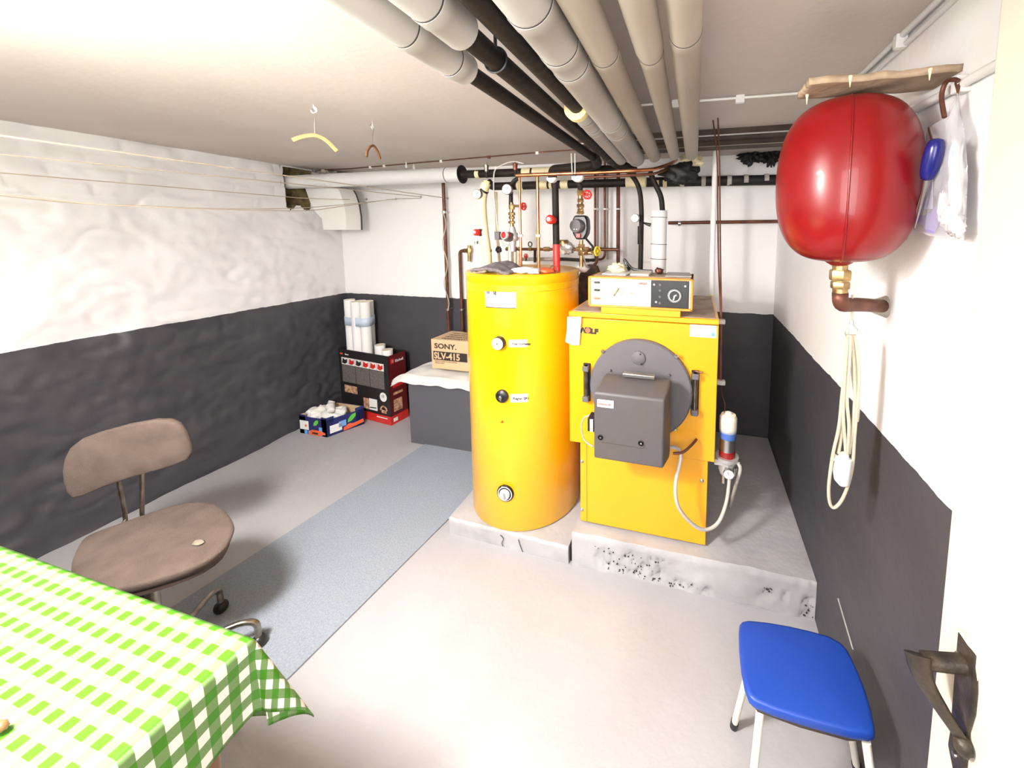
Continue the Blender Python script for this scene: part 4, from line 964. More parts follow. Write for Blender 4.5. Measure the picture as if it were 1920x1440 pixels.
pipe('second copper pipe just below the header, darker', [p+Vector((.0, .035, -.017)) for p in man[1:5]], .0075, M_COPD, 'copper_pipe', rad=.09)
t = thing('pipe_strap', tuple(at(1076, 335, y=YCp-.02)), 'white strap hanging from the ceiling around the copper header', 'strap')
for dx in (-4, 3): MB().tube([at(1075+dx, 288, y=YCp+.02), at(1076+dx*.7, 330, y=YCp-.035)], .0025, 6).build('strap_band', M_WHITE, t)
MB().lathe([(.006, -.012), (.006, .012)], at(1076, 329, y=YCp-.04), (1, 0, 0), 10).build('strap_screw', M_BLACK, t)
# riser 3: black pipe with red valve, red sleeve
a = at(1044, 499, y=1.80); a.z = TT-.002
R3 = [a, at(1043, 459, y=1.80), at(1041, 345, y=1.84)]
t = thing('riser_pipe', tuple(a), 'black riser with a red lower sleeve standing on the yellow cylinder', 'pipe')
MB().tube(R3[1:], .017, 18).build('foam_sleeve', M_RUB, t)
lab(MB().tube([R3[0], R3[1]+Vector((0, 0, .002))], .018, 18).build('red_sleeve', M_RED, t), 'bright red lower sleeve')
def halfmoon(px, py, y, rx, label):
    c = at(px, py, y=y); pts = [(rx*math.cos(a), rx*1.0*math.sin(a)) for a in [PI+PI*k/14 for k in range(15)]]
    lab(MB().prism(pts, c-Vector((0, .02, 0)), (1, 0, 0), (0, 0, 1), (0, .03, 0)).build('pipe_cap', M_WHITE, LASTP), label)
halfmoon(1036, 334, 1.82, .024, 'white half round cap above the black riser, left one')
knobv(1034, 412, 1.77, .0225, 'red knob on the black riser in the middle')
# riser 4: pump column
YP = 1.98
t = thing('riser_pipe', tuple(at(1090, 500, y=YP)), 'riser with brass valve and unions over a black circulation pump', 'pipe')
MB().tube(fillet(ptsof([(1080, 342), (1088, 346), (1088, 358)], YP), .02), .014, 14).build('pipe_section', M_RUB, t)
mb = MB().tube(ptsof([(1088, 355), (1089, 402)], YP), .013, 14)
for py, r, h in ((362, .019, .03), (376, .017, .02), (386, .0205, .02), (394, .017, .016), (399, .021, .012)): nut(mb, at(1088.5, py, y=YP), r, h)
mb.build('brass_valve', M_BRA, t)
c = at(1090, 428, y=YP)
prof = [(-.042, .045), (-.030, .068), (.030, .068), (.042, .045), (.045, .0), (.040, -.03), (.022, -.060), (-.022, -.060), (-.040, -.03), (-.045, 0)]
MB().prism(prof, c+Vector((0, -.03, 0)), (1, 0, 0), (0, 0, 1), (0, .06, 0)).build('pump_housing', M_BLACK, t, bevel=.008)
MB().lathe([(.036, 0), (.036, .03), (.033, .036), (.01, .038)], c+Vector((-.006, -.03, .012)), (-.25, -1, 0), 32).build('pump_motor', M_DGREY, t)
MB().box((c.x-.016, c.y-.042, c.z-.050), (c.x+.006, c.y-.03, c.z-.028)).build('display', M_RED, t, bevel=.002)
for dx in (-.018, -.004): MB().lathe([(.003, .0), (.003, .004)], c+Vector((dx, -.068, -.006)), (0, -1, 0), 8).build('indicator_dot', M_WHITE, t)
MB().tube(ptsof([(1090, 450), (1090, 500)], YP), .011, 12).build('pipe_section', M_BRA, t)
mb = MB(); nut(mb, at(1090, 461, y=YP), .018, .02); nut(mb, at(1090, 474, y=YP), .018, .03); mb.tube(ptsof([(1090, 474), (1112, 474)], YP), .011, 10); nut(mb, at(1100, 473, y=YP), .018, .02, (1, 0, 0))
mb.build('tee_fitting', M_BRA, t)
wheel(1101, 365, YP-.04, .021, (.5, -1, 0), M_RED, 'bright red handwheel above the black circulation pump', at(1090, 364, y=YP))
halfmoon(1084, 331, 1.82, .028, 'white half round cap above the black pump column, right one')
wheel(1120, 471, YP-.02, .023, (1, -.4, 0), M_YVALVE, 'yellow handwheel below and right of the black pump', at(1104, 473, y=YP))
simple('pump_cable', MB().tube(spline(ptsof([(1099, 448), (1106, 456), (1112, 464), (1110, 472)], YP+.03)), .006, 8), M_BLACK, 'short black cable at the foot of the circulation pump', 'cable')
simple('drain_rod', MB().tube(ptsof([(1093, 478), (1100, 500), (1106, 503)], YP-.02), .004, 6), M_STEEL, 'thin metal lever slanting below the pump tee', 'lever')
simple('white_cap', MB().blob(at(1093, 503, y=2.06), .035, .03, .024, .15, 2, 18, 1), M_WHITE, 'white cloth covered lump behind the cylinder right edge', 'cap')
# thin wall pipes behind
YV = 2.56
zb = at(1116, 335, y=YV).z
pipe('thin copper wall pipe right of the pump, first of three', [Vector((at(1116, 345, y=YV).x, YV, ZC)), at(1116, 345, y=YV), at(1116, 462, y=YV), at(1117, 490, y=YV)], .0085, M_COPD, 'copper_pipe')
pipe('pale thin pipe beside the first copper wall pipe', [Vector((at(1121, 352, y=YV+.03).x, YV+.03, ZC)), at(1121, 470, y=YV+.03)], .007, M_LAGT, 'thin_pipe')
pipe('thin copper wall pipe right of the pump, second of three, bending left low down', [Vector((at(1134, 345, y=YV).x, YV, ZC))]+ptsof([(1134, 486), (1108, 487)], YV), .0085, M_COPD, 'copper_pipe', rad=.04)
pipe('pale thin pipe beside the second copper wall pipe', [Vector((at(1139, 352, y=YV+.03).x, YV+.03, ZC)), at(1139, 486, y=YV+.03)], .007, M_LAGT, 'thin_pipe')
pipe('dark copper wall pipe right of the pump, last of three, reaching the control box', [Vector((at(1159, 345, y=YV).x, YV, ZC)), at(1159, 505, y=YV)], .0125, M_COPD, 'copper_pipe')
pipe('copper loop low behind the yellow cylinder edge', ptsof([(1120, 468), (1119, 498), (1095, 500)], YV-.08), .0095, M_COPD, 'copper_pipe', rad=.05)
pipe('short horizontal copper pipe above the control box', ptsof([(1122, 467), (1159, 468)], YV-.02), .011, M_COPD, 'copper_pipe')
for px, l in ((1116, 'first'), (1134, 'second'), (1159, 'last')):
    q = at(px, 392, y=YV); simple('pipe_clip', MB().lathe([(.014, -.005), (.014, .005)], q, (0, 0, 1), 14).tube([q, q+Vector((.02 if px < 1150 else 0, .04, 0))], .008, 8), M_WHITE, 'white clip on the %s of the three dark copper wall pipes' % l, 'clip')
simple('lever_valve', MB().tube(ptsof([(1159, 500), (1150, 497), (1141, 505)], YV-.012), .009, 8), M_BLACK, 'black lever valve above the left end of the control box', 'valve')
# black hoses to the boiler
YH = 2.12
bz = 1.19
a = at(1200, 516, y=YH); a.z = bz
pipe('black insulated hose with a dial, left of the white lagged stack', ptsof([(1180, 322), (1196, 345), (1201, 365), (1203, 400)], YH)+[Vector((at(1203, 400, y=YH).x-.004, YH, bz))], .0135, M_RUB, 'insulated_hose', rad=.06)
gauge(1191, 409, YH-.06, .023, 'white dial on the black hose beside the white lagged stack', at(1200, 412, y=YH))
pipe('thicker sleeve on the black hose below the dial', ptsof([(1200, 424), (1200, 458)], YH-.012), .0135, M_RUB, 'hose_sleeve')
pipe('black insulated hose curving into the white lagged stack', ptsof([(1219, 322), (1228, 345), (1240, 368), (1243, 405)], YH), .0145, M_RUB, 'insulated_hose', rad=.07)
q = at(1236, 395, y=YH); q2 = at(1236, 516, y=YH); q2.z = bz
t = thing('lagged_stack', tuple(q2), 'white lagged vertical pipe with three dark rings behind the control box', 'pipe')
x = q.x; r = .0425; L = q.z-bz
MB().lathe([(r*.98, 0), (r, .01), (r, L-.05), (r*1.03, L-.048), (r*1.03, L-.002), (r*.98, L), (.016, L)], (x, YH, bz), (0, 0, 1), 40).build('lagging', M_LAGW, t)
for py in (407, 458, 486):
    z = at(1236, py, y=YH-.04).z; MB().lathe([(r*1.0, -.002), (r*1.045, -.002), (r*1.045, .001), (r*1.0, .001)], (x, YH, z), (.03, 0, 1), 40, False).build('ring', M_SEAM_SHADE, t)
simple('small_spout', MB().tube(ptsof([(1204, 417), (1213, 420), (1220, 422)], YH+.02), [.004, .008, .011]*1, 10), M_BLACK, 'small black tapered spout between the dial hose and the lagged stack', 'nozzle')
pl0 = at(1253, 418, y=2.60); pl1 = at(1462, 415, y=2.60)
pipe('dark copper pipe running level along the back wall towards the red tank', [pl0, Vector((XR-.004, 2.60, pl1.z))], .011, M_COPD, 'copper_pipe')
q = at(1274, 419, y=2.60); simple('pipe_clip', MB().lathe([(.017, -.008), (.017, .008)], q, (1, 0, 0), 14).tube([q, q+Vector((0, .06, 0))], .006, 8), M_STEEL, 'metal clip on the level copper pipe of the back wall', 'clip')
# white vertical pipe and copper pair behind the boiler's right edge
pipe('white vertical pipe from the beam down behind the boiler', [at(1342, 283, y=2.24), at(1337, 420, y=2.24), at(1334, 555, y=2.24)], .0155, M_LAGW, 'vertical_pipe')
pipe('white vertical pipe bottom elbow resting on the boiler lid', [at(1334, 552, y=2.24), Vector((at(1334, 552, y=2.24).x, 2.24, 1.16))], .0165, M_CRM, 'pipe_socket')
for k, lbl in ((0, 'left'), (1, 'right')):
    xs = 1346+4*k
    pipe('thin copper capillary tube right of the white vertical pipe, %s strand' % lbl, [at(1340+6*k, 222, z=2.035) if k else at(1337, 226, z=2.035), at(xs-1, 290, y=1.95), at(xs, 400, y=1.90), at(xs+1, 500, y=1.80), at(1352+k, 600, y=1.72), at(1350+2*k, 720, y=1.70)], .0035, M_COPD, 'capillary_tube', n=8, rad=.2)
for py, l in ((603, 'upper'), (717, 'lower')):
    p = at(1357, py, y=1.70); simple('cable_clip', MB().box((BX1, 1.685, p.z-.010), (p.x+.006, 1.712, p.z+.010)), M_LAG, '%s pale clip on the right edge of the boiler' % l, 'clip', bevel=.004)
simple('thin_wire', MB().tube(spline([at(1352, 720, y=1.70), at(1354, 740, y=1.70), at(1359, 758, y=1.68), at(1358, 776, y=1.67)]), .002, 6), M_COPD, 'thin loose wire dropping to the oil filter', 'wire')
# flue stub, dark, between tank and boiler
t = thing('flue_insulation', (-.48, 2.33, .0), 'rusty dark pipe casing standing in the gap behind the cylinder and boiler', 'flue')
c = at(1107, 530, y=2.36)
MB().lathe([(.075, 0), (.08, 1.25-ZP2), (.06, 1.30-ZP2), (.05, 1.33-ZP2), (.01, 1.34-ZP2)], (c.x, 2.36, ZP2), (0, 0, 1), 28).build('casing', M_RUST, t)
# copper pair at the left on the back wall
pa = ptsof([(831, 343), (833, 410), (838, 560), (842, 640)], 2.60)
pipe('brown pipe down the back wall behind the kraft carton, left one', [pa[0], Vector((pa[0].x, 2.60, .50))], .0125, M_COPD, 'copper_pipe')
x = pa[0].x
for z in (1.70, .93): simple('pipe_clip', MB().lathe([(.018, -.008), (.018, .008)], (x, 2.60, z), (0, 0, 1), 14).tube([(x, 2.60, z), (x, YB, z)], .006, 8), M_STEEL, '%s metal clip on the brown pipe behind the kraft carton' % ('upper' if z > 1 else 'lower'), 'clip')
wp = [Vector((x+.010+.018*math.sin(k*.9), 2.575, 1.69-k*.045)) for k in range(18)]
simple('loose_wire', MB().tube(spline(wp, 4), .0035, 6), M_CORD, 'pale wire twisted down the brown wall pipe', 'wire')
pb = ptsof([(880, 462), (880, 470), (862, 470), (861, 640)], 2.625)
t = thing('copper_pipe', (pb[3].x, 2.625, .5), 'copper pipe bending down left of the yellow cylinder', 'pipe')
MB().tube(fillet([pb[1], pb[2], Vector((pb[2].x, 2.625, .50))], .03), .012, 14).build('tube', M_COPD, t)
mb = MB().tube([at(880, 460, y=2.625), at(880, 490, y=2.625)], .013, 12); nut(mb, at(880, 470, y=2.625), .019, .04); nut(mb, at(872, 470, y=2.625), .018, .02, (1, 0, 0))
mb.build('tee_fitting', M_BRA, t)
z = .93; simple('pipe_clip', MB().lathe([(.017, -.007), (.017, .007)], (pb[2].x, 2.625, z), (0, 0, 1), 14).tube([(pb[2].x, 2.625, z), (pb[2].x, YB, z)], .005, 8), M_STEEL, 'metal clip on the copper pipe left of the cylinder', 'clip')
MB2 = None
# small white safety tag behind first riser
lab(MB().tube([at(893, 430, y=1.96), at(893, 456, y=1.96)], .010, 12).build('sight_glass', M_CLEAR, RIS1), 'small clear tube'); MB().tube([at(893, 452, y=1.96), at(893, 457, y=1.96)], .011, 12).build('end_cap', M_CHR, RIS1)
# things on the tank top
def ftop(u, v):
    x = -1.045+.20*u+.03*v; y = 1.60+.16*v; h = TT+.006+.040*math.sin(PI*min(1, u*1.15+.05))*(.4+.6*v)+.012*noise.noise(Vector((u*5, v*5, 3)))
    return (x, y, h)
o = simple('felt_cloth', MB().grid(ftop, 30, 20), M_FELT, 'folded piece of grey felt on the left of the cylinder top', 'cloth', smooth=180)
sd = o.modifiers.new('thick', 'SOLIDIFY'); sd.thickness = .012; sd.offset = 0
o = simple('crumpled_paper', MB().blob((-.785, 1.665, TT+.014), .070, .045, .016, .3, 3, 24, 7), M_PAPER, 'crumpled white paper bag beside the grey felt on the cylinder top', 'paper', smooth=180)
o = simple('crumpled_paper', MB().blob((-.705, 1.70, TT+.012), .045, .04, .012, .4, 3, 20, 17), M_ORED, 'small red and white wrapper next to the white paper bag', 'wrapper', smooth=180)
simple('wire_ring', MB().tube([Vector((-.66+.018*math.cos(a), 1.70, TT+.020+.018*math.sin(a))) for a in [2*PI*k/20 for k in range(21)]], .003, 6, cap=False), M_CHR, 'little metal ring leaning by the red sleeve on the cylinder', 'ring')
# ============================================================ RED EXPANSION TANK on the right wall
EC = Vector((.333, 1.038, 0)); ER = .147
z0 = 1.478; z1 = 1.853
t = thing('expansion_tank', (EC.x, EC.y, z0), 'big glossy red barrel shaped expansion tank below a dusty board at the right wall', 'tank')
prof = []
for k in range(41):
    v = k/40; a = 2*v-1
    r = ER*(1-abs(a)**3.2*.22)*(1-abs(a)**16*1.0)**.5 if abs(a) < 1 else 0
    prof.append((max(.001, r), z0+(z1-z0)*v))
# denser ends
prof = []
for k in range(61):
    th = -PI/2+PI*k/60; c, s_ = math.cos(th), math.sin(th)
    r = ER*(abs(c)**.60); prof.append((max(.0008, r), (z0+z1)/2+(z1-z0)/2*math.copysign(abs(s_)**.88, s_)))
MB().lathe(prof, EC, (0, 0, 1), 72, False).build('shell', M_RTANK, t, smooth=180)
an = math.atan2(-EC.y, -EC.x)+.06
seam = [EC+Vector(((r+.0006)*math.cos(an), (r+.0006)*math.sin(an), z)) for r, z in prof if r > .03]
MB().tube(seam, .0022, 6).build('weld_seam', M_RTANK, t, smooth=180)
MB().lathe([(.036, z0+.004), (.026, z0-.004), (.016, z0-.010)], EC, (0, 0, 1), 24).build('neck', M_RTANK, t)
t = thing('tank_connection', (EC.x+.02, EC.y, 1.35), 'brown brass elbow pipe from the bottom of the red tank into the wall', 'pipe')
zb = z0
pe = [Vector((EC.x+.002, EC.y, z0-.005)), Vector((EC.x+.008, EC.y, 1.372)), Vector((.40, 1.09, 1.366)), Vector((XR+.004, 1.175, 1.35))]
mb = MB().tube([pe[0], pe[0].lerp(pe[1], .9)], .0165, 16)
c = pe[0].lerp(pe[1], .28); mb.build('pipe_stub', M_BRA, t)
mb = MB(); nut(mb, c, .0235, .026); mb.build('union', M_BRA, t); mb = MB(); nut(mb, pe[0].lerp(pe[1], .52), .021, .018); mb.build('union', M_BRA, t)
MB().tube(fillet([pe[0].lerp(pe[1], .7)]+pe[1:], .035), .0175, 16).build('elbow', M_COPD, t, smooth=180)
MB().lathe([(.018, -.03), (.030, 0.002)], Vector((XR-.002, 1.172, 1.349)), (1, 0, 0), 20).build('wall_flange', M_LAGT, t)
# board above the tank, fixed to the wall
BQ0 = at(1517, 158, z=1.862); BQ1 = at(1483, 188, z=1.862)
def brd(u, v):
    x = BQ0.x+(XR-BQ0.x-.002)*u; y = BQ0.y+(BQ1.y-BQ0.y)*v
    if v == 0: y += .008*noise.noise(Vector((u*9, 0, 3)))
    if u == 0: x += .012*noise.noise(Vector((0, v*9, 1)))
    return (x, y, 1.868+.004*noise.noise(Vector((x*14, y*14, 0))))
o = simple('support_board', MB().grid(brd, 30, 20), M_BOARD, 'dusty ragged board fixed to the wall right above the red tank', 'board', smooth=60)
sd = o.modifiers.new('thick', 'SOLIDIFY'); sd.thickness = .014; sd.offset = 0
t = thing('fixing_screws', (.3, .95, 1.87), 'pale screw tips poking down from the dusty board', 'screws')
for x, y in ((.290, .905), (.425, .905), (.235, 1.0)): MB().lathe([(.0035, 0), (.0006, -.022)], (x, y, 1.862), (0, 0, 1), 8).build('screw', M_CRM, t)
# conduits on the wall
t = thing('wall_conduit', (XR-.012, .7, 1.83), 'white conduit running along the upper right wall behind the hook', 'conduit')
MB().tube([(XR-.012, -.1, 1.829), (XR-.012, .905, 1.831), (XR-.012, 1.36, 1.835)], .009, 10).build('tube', M_WHITE, t)
for y in (.915, .80, 1.1): MB().box((XR-.024, y-.010, 1.815), (XR, y+.010, 1.846)).build('clip', M_WHITE, t, bevel=.002)
t = thing('ceiling_cable', (XR-.02, .8, 2.02), 'twin white cables in the ceiling corner above the right wall', 'cable')
MB().tube([(XR-.012, .2, ZC-.004), (XR-.012, 1.5, ZC-.004)], .008, 10).build('cable', M_LAGW, t)
MB().tube([(XR-.004, .2, ZC-.026), (XR-.004, 1.5, ZC-.026)], .007, 10).build('cable', M_LAGW, t)
MB().box((XR-.026, 1.16, ZC-.034), (XR, 1.18, ZC)).build('clip', M_WHITE, t, bevel=.002)
# hook and bag
xh = XR-.030
simple('wall_hook', MB().tube(spline([at(1797, 152, x=XR-.026), at(1788, 149, x=xh), at(1775, 153, x=xh-.004), at(1767, 170, x=xh-.006), at(1766, 190, x=xh-.008), at(1771, 220, x=xh-.008)], 5), .0042, 10), M_COPD, 'brown bent hook over the white conduit on the right wall', 'hook')
simple('wall_nail', MB().tube([at(1796, 155, x=XR-.020), at(1796, 176, x=XR-.022)], [.0055, .0015], 8), M_COPD, 'short brown nail next to the bent hook', 'nail')
t = thing('plastic_bag', tuple(at(1770, 445, x=.46)), 'clear plastic bag with white scraps hanging from the bent brown hook', 'bag')
ol = [(1770, 222), (1752, 232), (1738, 245), (1731, 290), (1724, 340), (1718, 400), (1712, 430), (1740, 442), (1780, 448), (1808, 452), (1812, 400), (1815, 330), (1812, 280), (1808, 240), (1800, 215), (1796, 178)]
def bagpt(px, py, x):
    return at(px, py, x=x)
c = (1768, 345)
for side, xx in ((0, .474), (1, .444)):
    mb = MB(); n = len(ol); rings = 7
    for k in range(rings+1):
        f = 1-k/rings
        for (px, py) in ol:
            q = at(c[0]+(px-c[0])*f, c[1]+(py-c[1])*f, x=.468+(xx-.468)*(1-f**3)+.006*noise.noise(Vector((px*.03*f, py*.03*f, side*5))))
            mb.v.append(q)
    for k in range(rings):
        for i in range(n): mb.f.append((k*n+i, k*n+(i+1) % n, (k+1)*n+(i+1) % n, (k+1)*n+i))
    mb.build('film', M_BAG, t, smooth=180)
for i, (px, py, rx, rz) in enumerate(((1792, 330, .014, .050), (1795, 370, .015, .04), (1780, 405, .022, .022), (1793, 425, .018, .018), (1770, 385, .010, .03), (1788, 295, .006, .03))):
    MB().blob(at(px, py, x=.462), .008, rx, rz, .5, 3, 20, i).build('paper_scrap', M_PAPER, t, smooth=180)
a = at(1724, 388, x=.463); lab(MB().poly3([at(px, py, x=.463) for px, py in ((1718, 402), (1732, 404), (1745, 398), (1760, 380), (1764, 400), (1752, 438), (1738, 436), (1730, 422), (1718, 416))], (.001, 0, 0)).build('printed_flap', M_VIO, t), 'violet printed flap')
lab(MB().poly3([at(px, py, x=.4645) for px, py in ((1728, 300), (1748, 300), (1748, 392), (1722, 392))], (.001, 0, 0)).build('leaflet', mat('pale_lilac_paper', (.55, .55, .75), .6), t), 'pale lilac leaflet')
simple('thin_string', MB().tube([at(1795, 175, x=.47), at(1795, 215, x=.47)], .0012, 6), M_LAG, 'thin string between the nail and the plastic bag', 'string')
t = thing('blue_handled_tool', tuple(at(1718, 430, x=.43)), 'long thin metal tool with a dark blue handle hanging before the bag', 'tool')
hp = [at(px, py, x=.432) for px, py in ((1757, 258), (1754, 275), (1748, 300), (1742, 320), (1737, 340))]
MB().tube(spline(hp, 5), [.004]+[.0115]*3+[.012]*6+[.0125]*5+[.011]*3+[.006, .004, .002][:3], 14).build('handle', M_BLUEH, t, smooth=180) if False else MB().tube(hp, [.011, .016, .0165, .015, .011], 16).build('handle', M_BLUEH, t, smooth=180, subsurf=1)
MB().tube([at(1737, 338, x=.432), at(1726, 385, x=.434), at(1715, 428, x=.438)], [.004, .0028, .001], 8).build('blade', M_STEEL, t)
MB().tube([at(1736, 338, x=.434), at(1722, 385, x=.440), at(1700, 450, x=.446)], [.003, .0025, .001], 8).build('blade', M_CHR, t)
MB().tube([at(1744, 250, x=.45), at(1742, 240, x=.45), at(1748, 262, x=.435)], .0028, 8).build('hang_loop', M_CHR, t)
# cable hank hanging from the elbow
t = thing('extension_lead', (.37, 1.08, .76), 'hank of cream extension cable with a plug hanging below the red tank', 'cable')
yC = 1.085
def C_(px, py, dy=0): return at(px, py, y=yC+dy)
MB().tube([C_(1598, 553, -.022), C_(1598, 575, -.022), C_(1597, 600)], .0028, 8).build('string', M_CORD, t)
MB().tube(spline([C_(1592, 618), C_(1590, 634), C_(1585, 626), C_(1586, 617), C_(1593, 610), C_(1593, 602), C_(1600, 601), C_(1601, 610), C_(1608, 618), C_(1607, 628), C_(1604, 632)], 4), .0012, 6).build('clip_hook', M_STEEL, t)
R = .0042
strands = [
 [(1590, 628), (1586, 680), (1579, 740), (1573, 800), (1562, 850), (1555, 900), (1554, 930), (1558, 948), (1566, 951), (1578, 938), (1590, 910), (1599, 870), (1602, 820), (1608, 750), (1611, 700), (1606, 650), (1601, 628)],
 [(1592, 628), (1589, 700), (1582, 760), (1577, 820), (1572, 850)],
 [(1595, 628), (1592, 690), (1588, 750), (1592, 800), (1588, 850), (1584, 858)],
 [(1597, 628), (1601, 690), (1603, 740), (1599, 800), (1592, 850)],
 [(1599, 628), (1605, 700), (1609, 760), (1606, 790), (1603, 740), (1598, 690), (1594, 628)],
 [(1589, 632), (1583, 720), (1581, 780), (1586, 850), (1582, 868)]]
for i, sdd in enumerate(strands):
    lab(MB().tube(spline([C_(px, py, .006*math.sin(i*2.1)) for px, py in sdd], 5), R, 8).build('cord', M_CORD, t), 'cream cable strand') if i == 0 else MB().tube(spline([C_(px, py, .006*math.sin(i*2.1)) for px, py in sdd], 5), R, 8).build('cord', M_CORD, t)
MB().tube([C_(1585, 858), C_(1580, 872), C_(1578, 884), C_(1579, 898), C_(1583, 906)], [.016, .020, .021, .019, .014], 18).build('plug', M_WHITE, t)
MB().tube([C_(1584, 850), C_(1583, 862)], .010, 12).build('plug_neck', M_WHITE, t); MB().tube([C_(1572, 862, .01), C_(1562, 856, .01)], .010, 12).build('socket_piece', M_WHITE, t)
# scratch on the wall behind the stool
a = at(1570, 1122, x=XR-.006); c = at(1597, 1215, x=XR-.006)
simple('paint_scratch', MB().poly3([a+Vector((0, .001, 0)), a-Vector((0, .001, 0)), c-Vector((0, .004, 0)), c+Vector((0, .004, 0))], (.004, 0, 0)), M_LAG, 'white scratch mark low on the dark right wall above the blue stool', 'mark')
# ============================================================ DOOR
t = thing('door_1', (.42, -.1, 0), '', ''); del t['label']; del t['category']; stru(t)
DX = .400
MB().box((DX, -.12, .012), (DX+.04, .689, 1.985)).build('door_leaf', M_DOOR, t, bevel=.003)
lab(MB().box((DX-.0035, .545, .012), (DX+.001, .612, 1.985)).build('lock_stile', M_DOOR, t, bevel=.001), 'slightly raised painted strip') if False else None
hd = bpy.data.objects.new('door_handle', None); COL.objects.link(hd); hd.parent = t
def dpt(px, py, x=DX): return at(px, py, x=x)
pl_ = [(1795, 1183), (1806, 1196), (1818, 1212), (1829, 1228), (1826, 1250), (1826, 1300), (1822, 1340), (1812, 1372), (1811, 1395), (1806, 1440), (1800, 1490), (1790, 1500), (1785, 1440), (1776, 1395), (1780, 1370), (1784, 1320), (1790, 1240)]
bp_ = MB().poly3([dpt(px, py, DX-.006) for px, py in pl_], (.006, 0, 0)).build('back_plate', M_IRON, hd, bevel=.002)
q0 = dpt(1806, 1244, DX-.006); tipx = DX-.062
tip = at(1716, 1232, x=tipx)
tip = at(1722, 1236, y=q0.y+.0)
MB().tube([q0+Vector((.004, 0, 0)), tip+Vector((.006, 0, 0))], [.0125, .0115], 12).build('lever_neck', M_IRON, hd)
g1 = dpt(1806, 1392, DX-.010)
gp = spline([tip+Vector((-.002, 0, .008)), tip.lerp(g1, .25)+Vector((-.008, 0, 0)), tip.lerp(g1, .6)+Vector((-.006, 0, 0)), g1+Vector((-.004, 0, .006))], 6)
mb = MB(); n = 12
for i, p in enumerate(gp):
    f = i/(len(gp)-1); rw_ = .020*(1-f)**.6+.009; rt = .008+.008*(1-f)
    for k in range(n):
        a = 2*PI*k/n; mb.v.append(p+Vector((math.cos(a)*rt, 0, math.sin(a)*rt*.8))+Vector((0, math.sin(a)*0+math.cos(a+PI/2)*rw_*.55, 0)))
for i in range(len(gp)-1):
    for k in range(n): mb.f.append((i*n+k, i*n+(k+1) % n, (i+1)*n+(k+1) % n, (i+1)*n+k))
mb.f += [tuple(range(n))[::-1], tuple((len(gp)-1)*n+k for k in range(n))]
mb.build('lever_grip', M_IRON, hd, smooth=60)
MB().blob(g1+Vector((0, 0, -.004)), .012, .013, .014, .1, 2, 14).build('grip_boss', M_IRON, hd, smooth=180)
for px, py in ((1797, 1228), (1791, 1415)): MB().lathe([(.0045, 0), (.004, .003)], dpt(px, py, DX-.006), (-1, 0, 0), 10).build('screw', M_CHR, hd)
lab(MB().tube([dpt(px, py, DX-.002) for px, py in ((1796, 1180), (1810, 1192), (1822, 1210), (1834, 1228), (1831, 1260), (1830, 1310))], [.002, .005, .005, .003, .002, .0015], 8).build('paint_rim', M_DOOR, hd), 'lumpy cream paint at the plate edge')
# ============================================================ BLUE STOOL
ZS = .43
t = thing('stool', (.29, .99, 0), 'small stool with bright blue vinyl seat and cream tube legs by the right wall', 'stool')
ol = [(1386, 1166), (1391, 1160), (1402, 1158), (1440, 1162), (1480, 1169), (1520, 1178), (1556, 1188), (1578, 1200), (1590, 1213), (1600, 1232), (1614, 1262), (1626, 1294), (1636, 1328), (1642, 1360), (1641, 1370), (1632, 1373), (1600, 1368), (1550, 1355), (1500, 1341), (1450, 1325), (1414, 1310), (1404, 1301), (1396, 1280), (1390, 1250), (1386, 1210), (1385, 1180)]
O = [at(px, py, z=ZS) for px, py in ol]
MB().pillow([p-Vector((0, 0, .004)) for p in O], (0, 0, 1), (0, 0, 1), .026, .006, 0, rows=((0, .95), (.15, .985), (.5, 1.0), (.8, .995), (1, .975)), inner=(.93, .75, .4, 0)).build('seat', M_BLUE, t, smooth=180) if False else None
mb = MB(); mb.pillow([p-Vector((0, 0, .006)) for p in O], (0, 0, 1), .026, .008, 0, rows=((0, .955), (.2, .985), (.55, 1.0), (.85, .99), (1, .97)), inner=(.92, .72, .4, 0)); mb.build('seat', M_BLUE, t, smooth=180)
MB().prism([(p.x, p.y) for p in [O[i].lerp(sum(O, Vector())/len(O), .08) for i in range(0, len(O), 2)]], (0, 0, ZS-.044), (1, 0, 0), (0, 1, 0), (0, 0, .010)).build('seat_board', M_BROWNE, t)
def leg(top, foot, tipm=True):
    top, foot = Vector(top), Vector(foot)
    l = MB().tube([top, foot+(top-foot).normalized()*.012], .0095, 14).build('leg', M_WTUBE, t)
    lab(MB().tube([foot, foot+(top-foot).normalized()*.028], .0118, 14).build('rubber_tip', M_BLACK, l), 'black rubber tip')
zt = ZS-.04
leg((.185, 1.045, zt), at(1373, 1362, z=0)+Vector((.004, 0, 0)))
q = at(1409, 1316, y=.905); leg((.182, .915, zt), (.152, .868, 0))
leg((.398, 1.035, zt), at(1607, 1444, z=0))
leg((.402, .895, zt), (.462, .855, 0))
MB().tube([(.185, 1.04, zt), (.182, .92, zt)], .008, 10).build('cross_rail', M_WTUBE, t); MB().tube([(.398, 1.03, zt), (.402, .90, zt)], .008, 10).build('cross_rail', M_WTUBE, t)
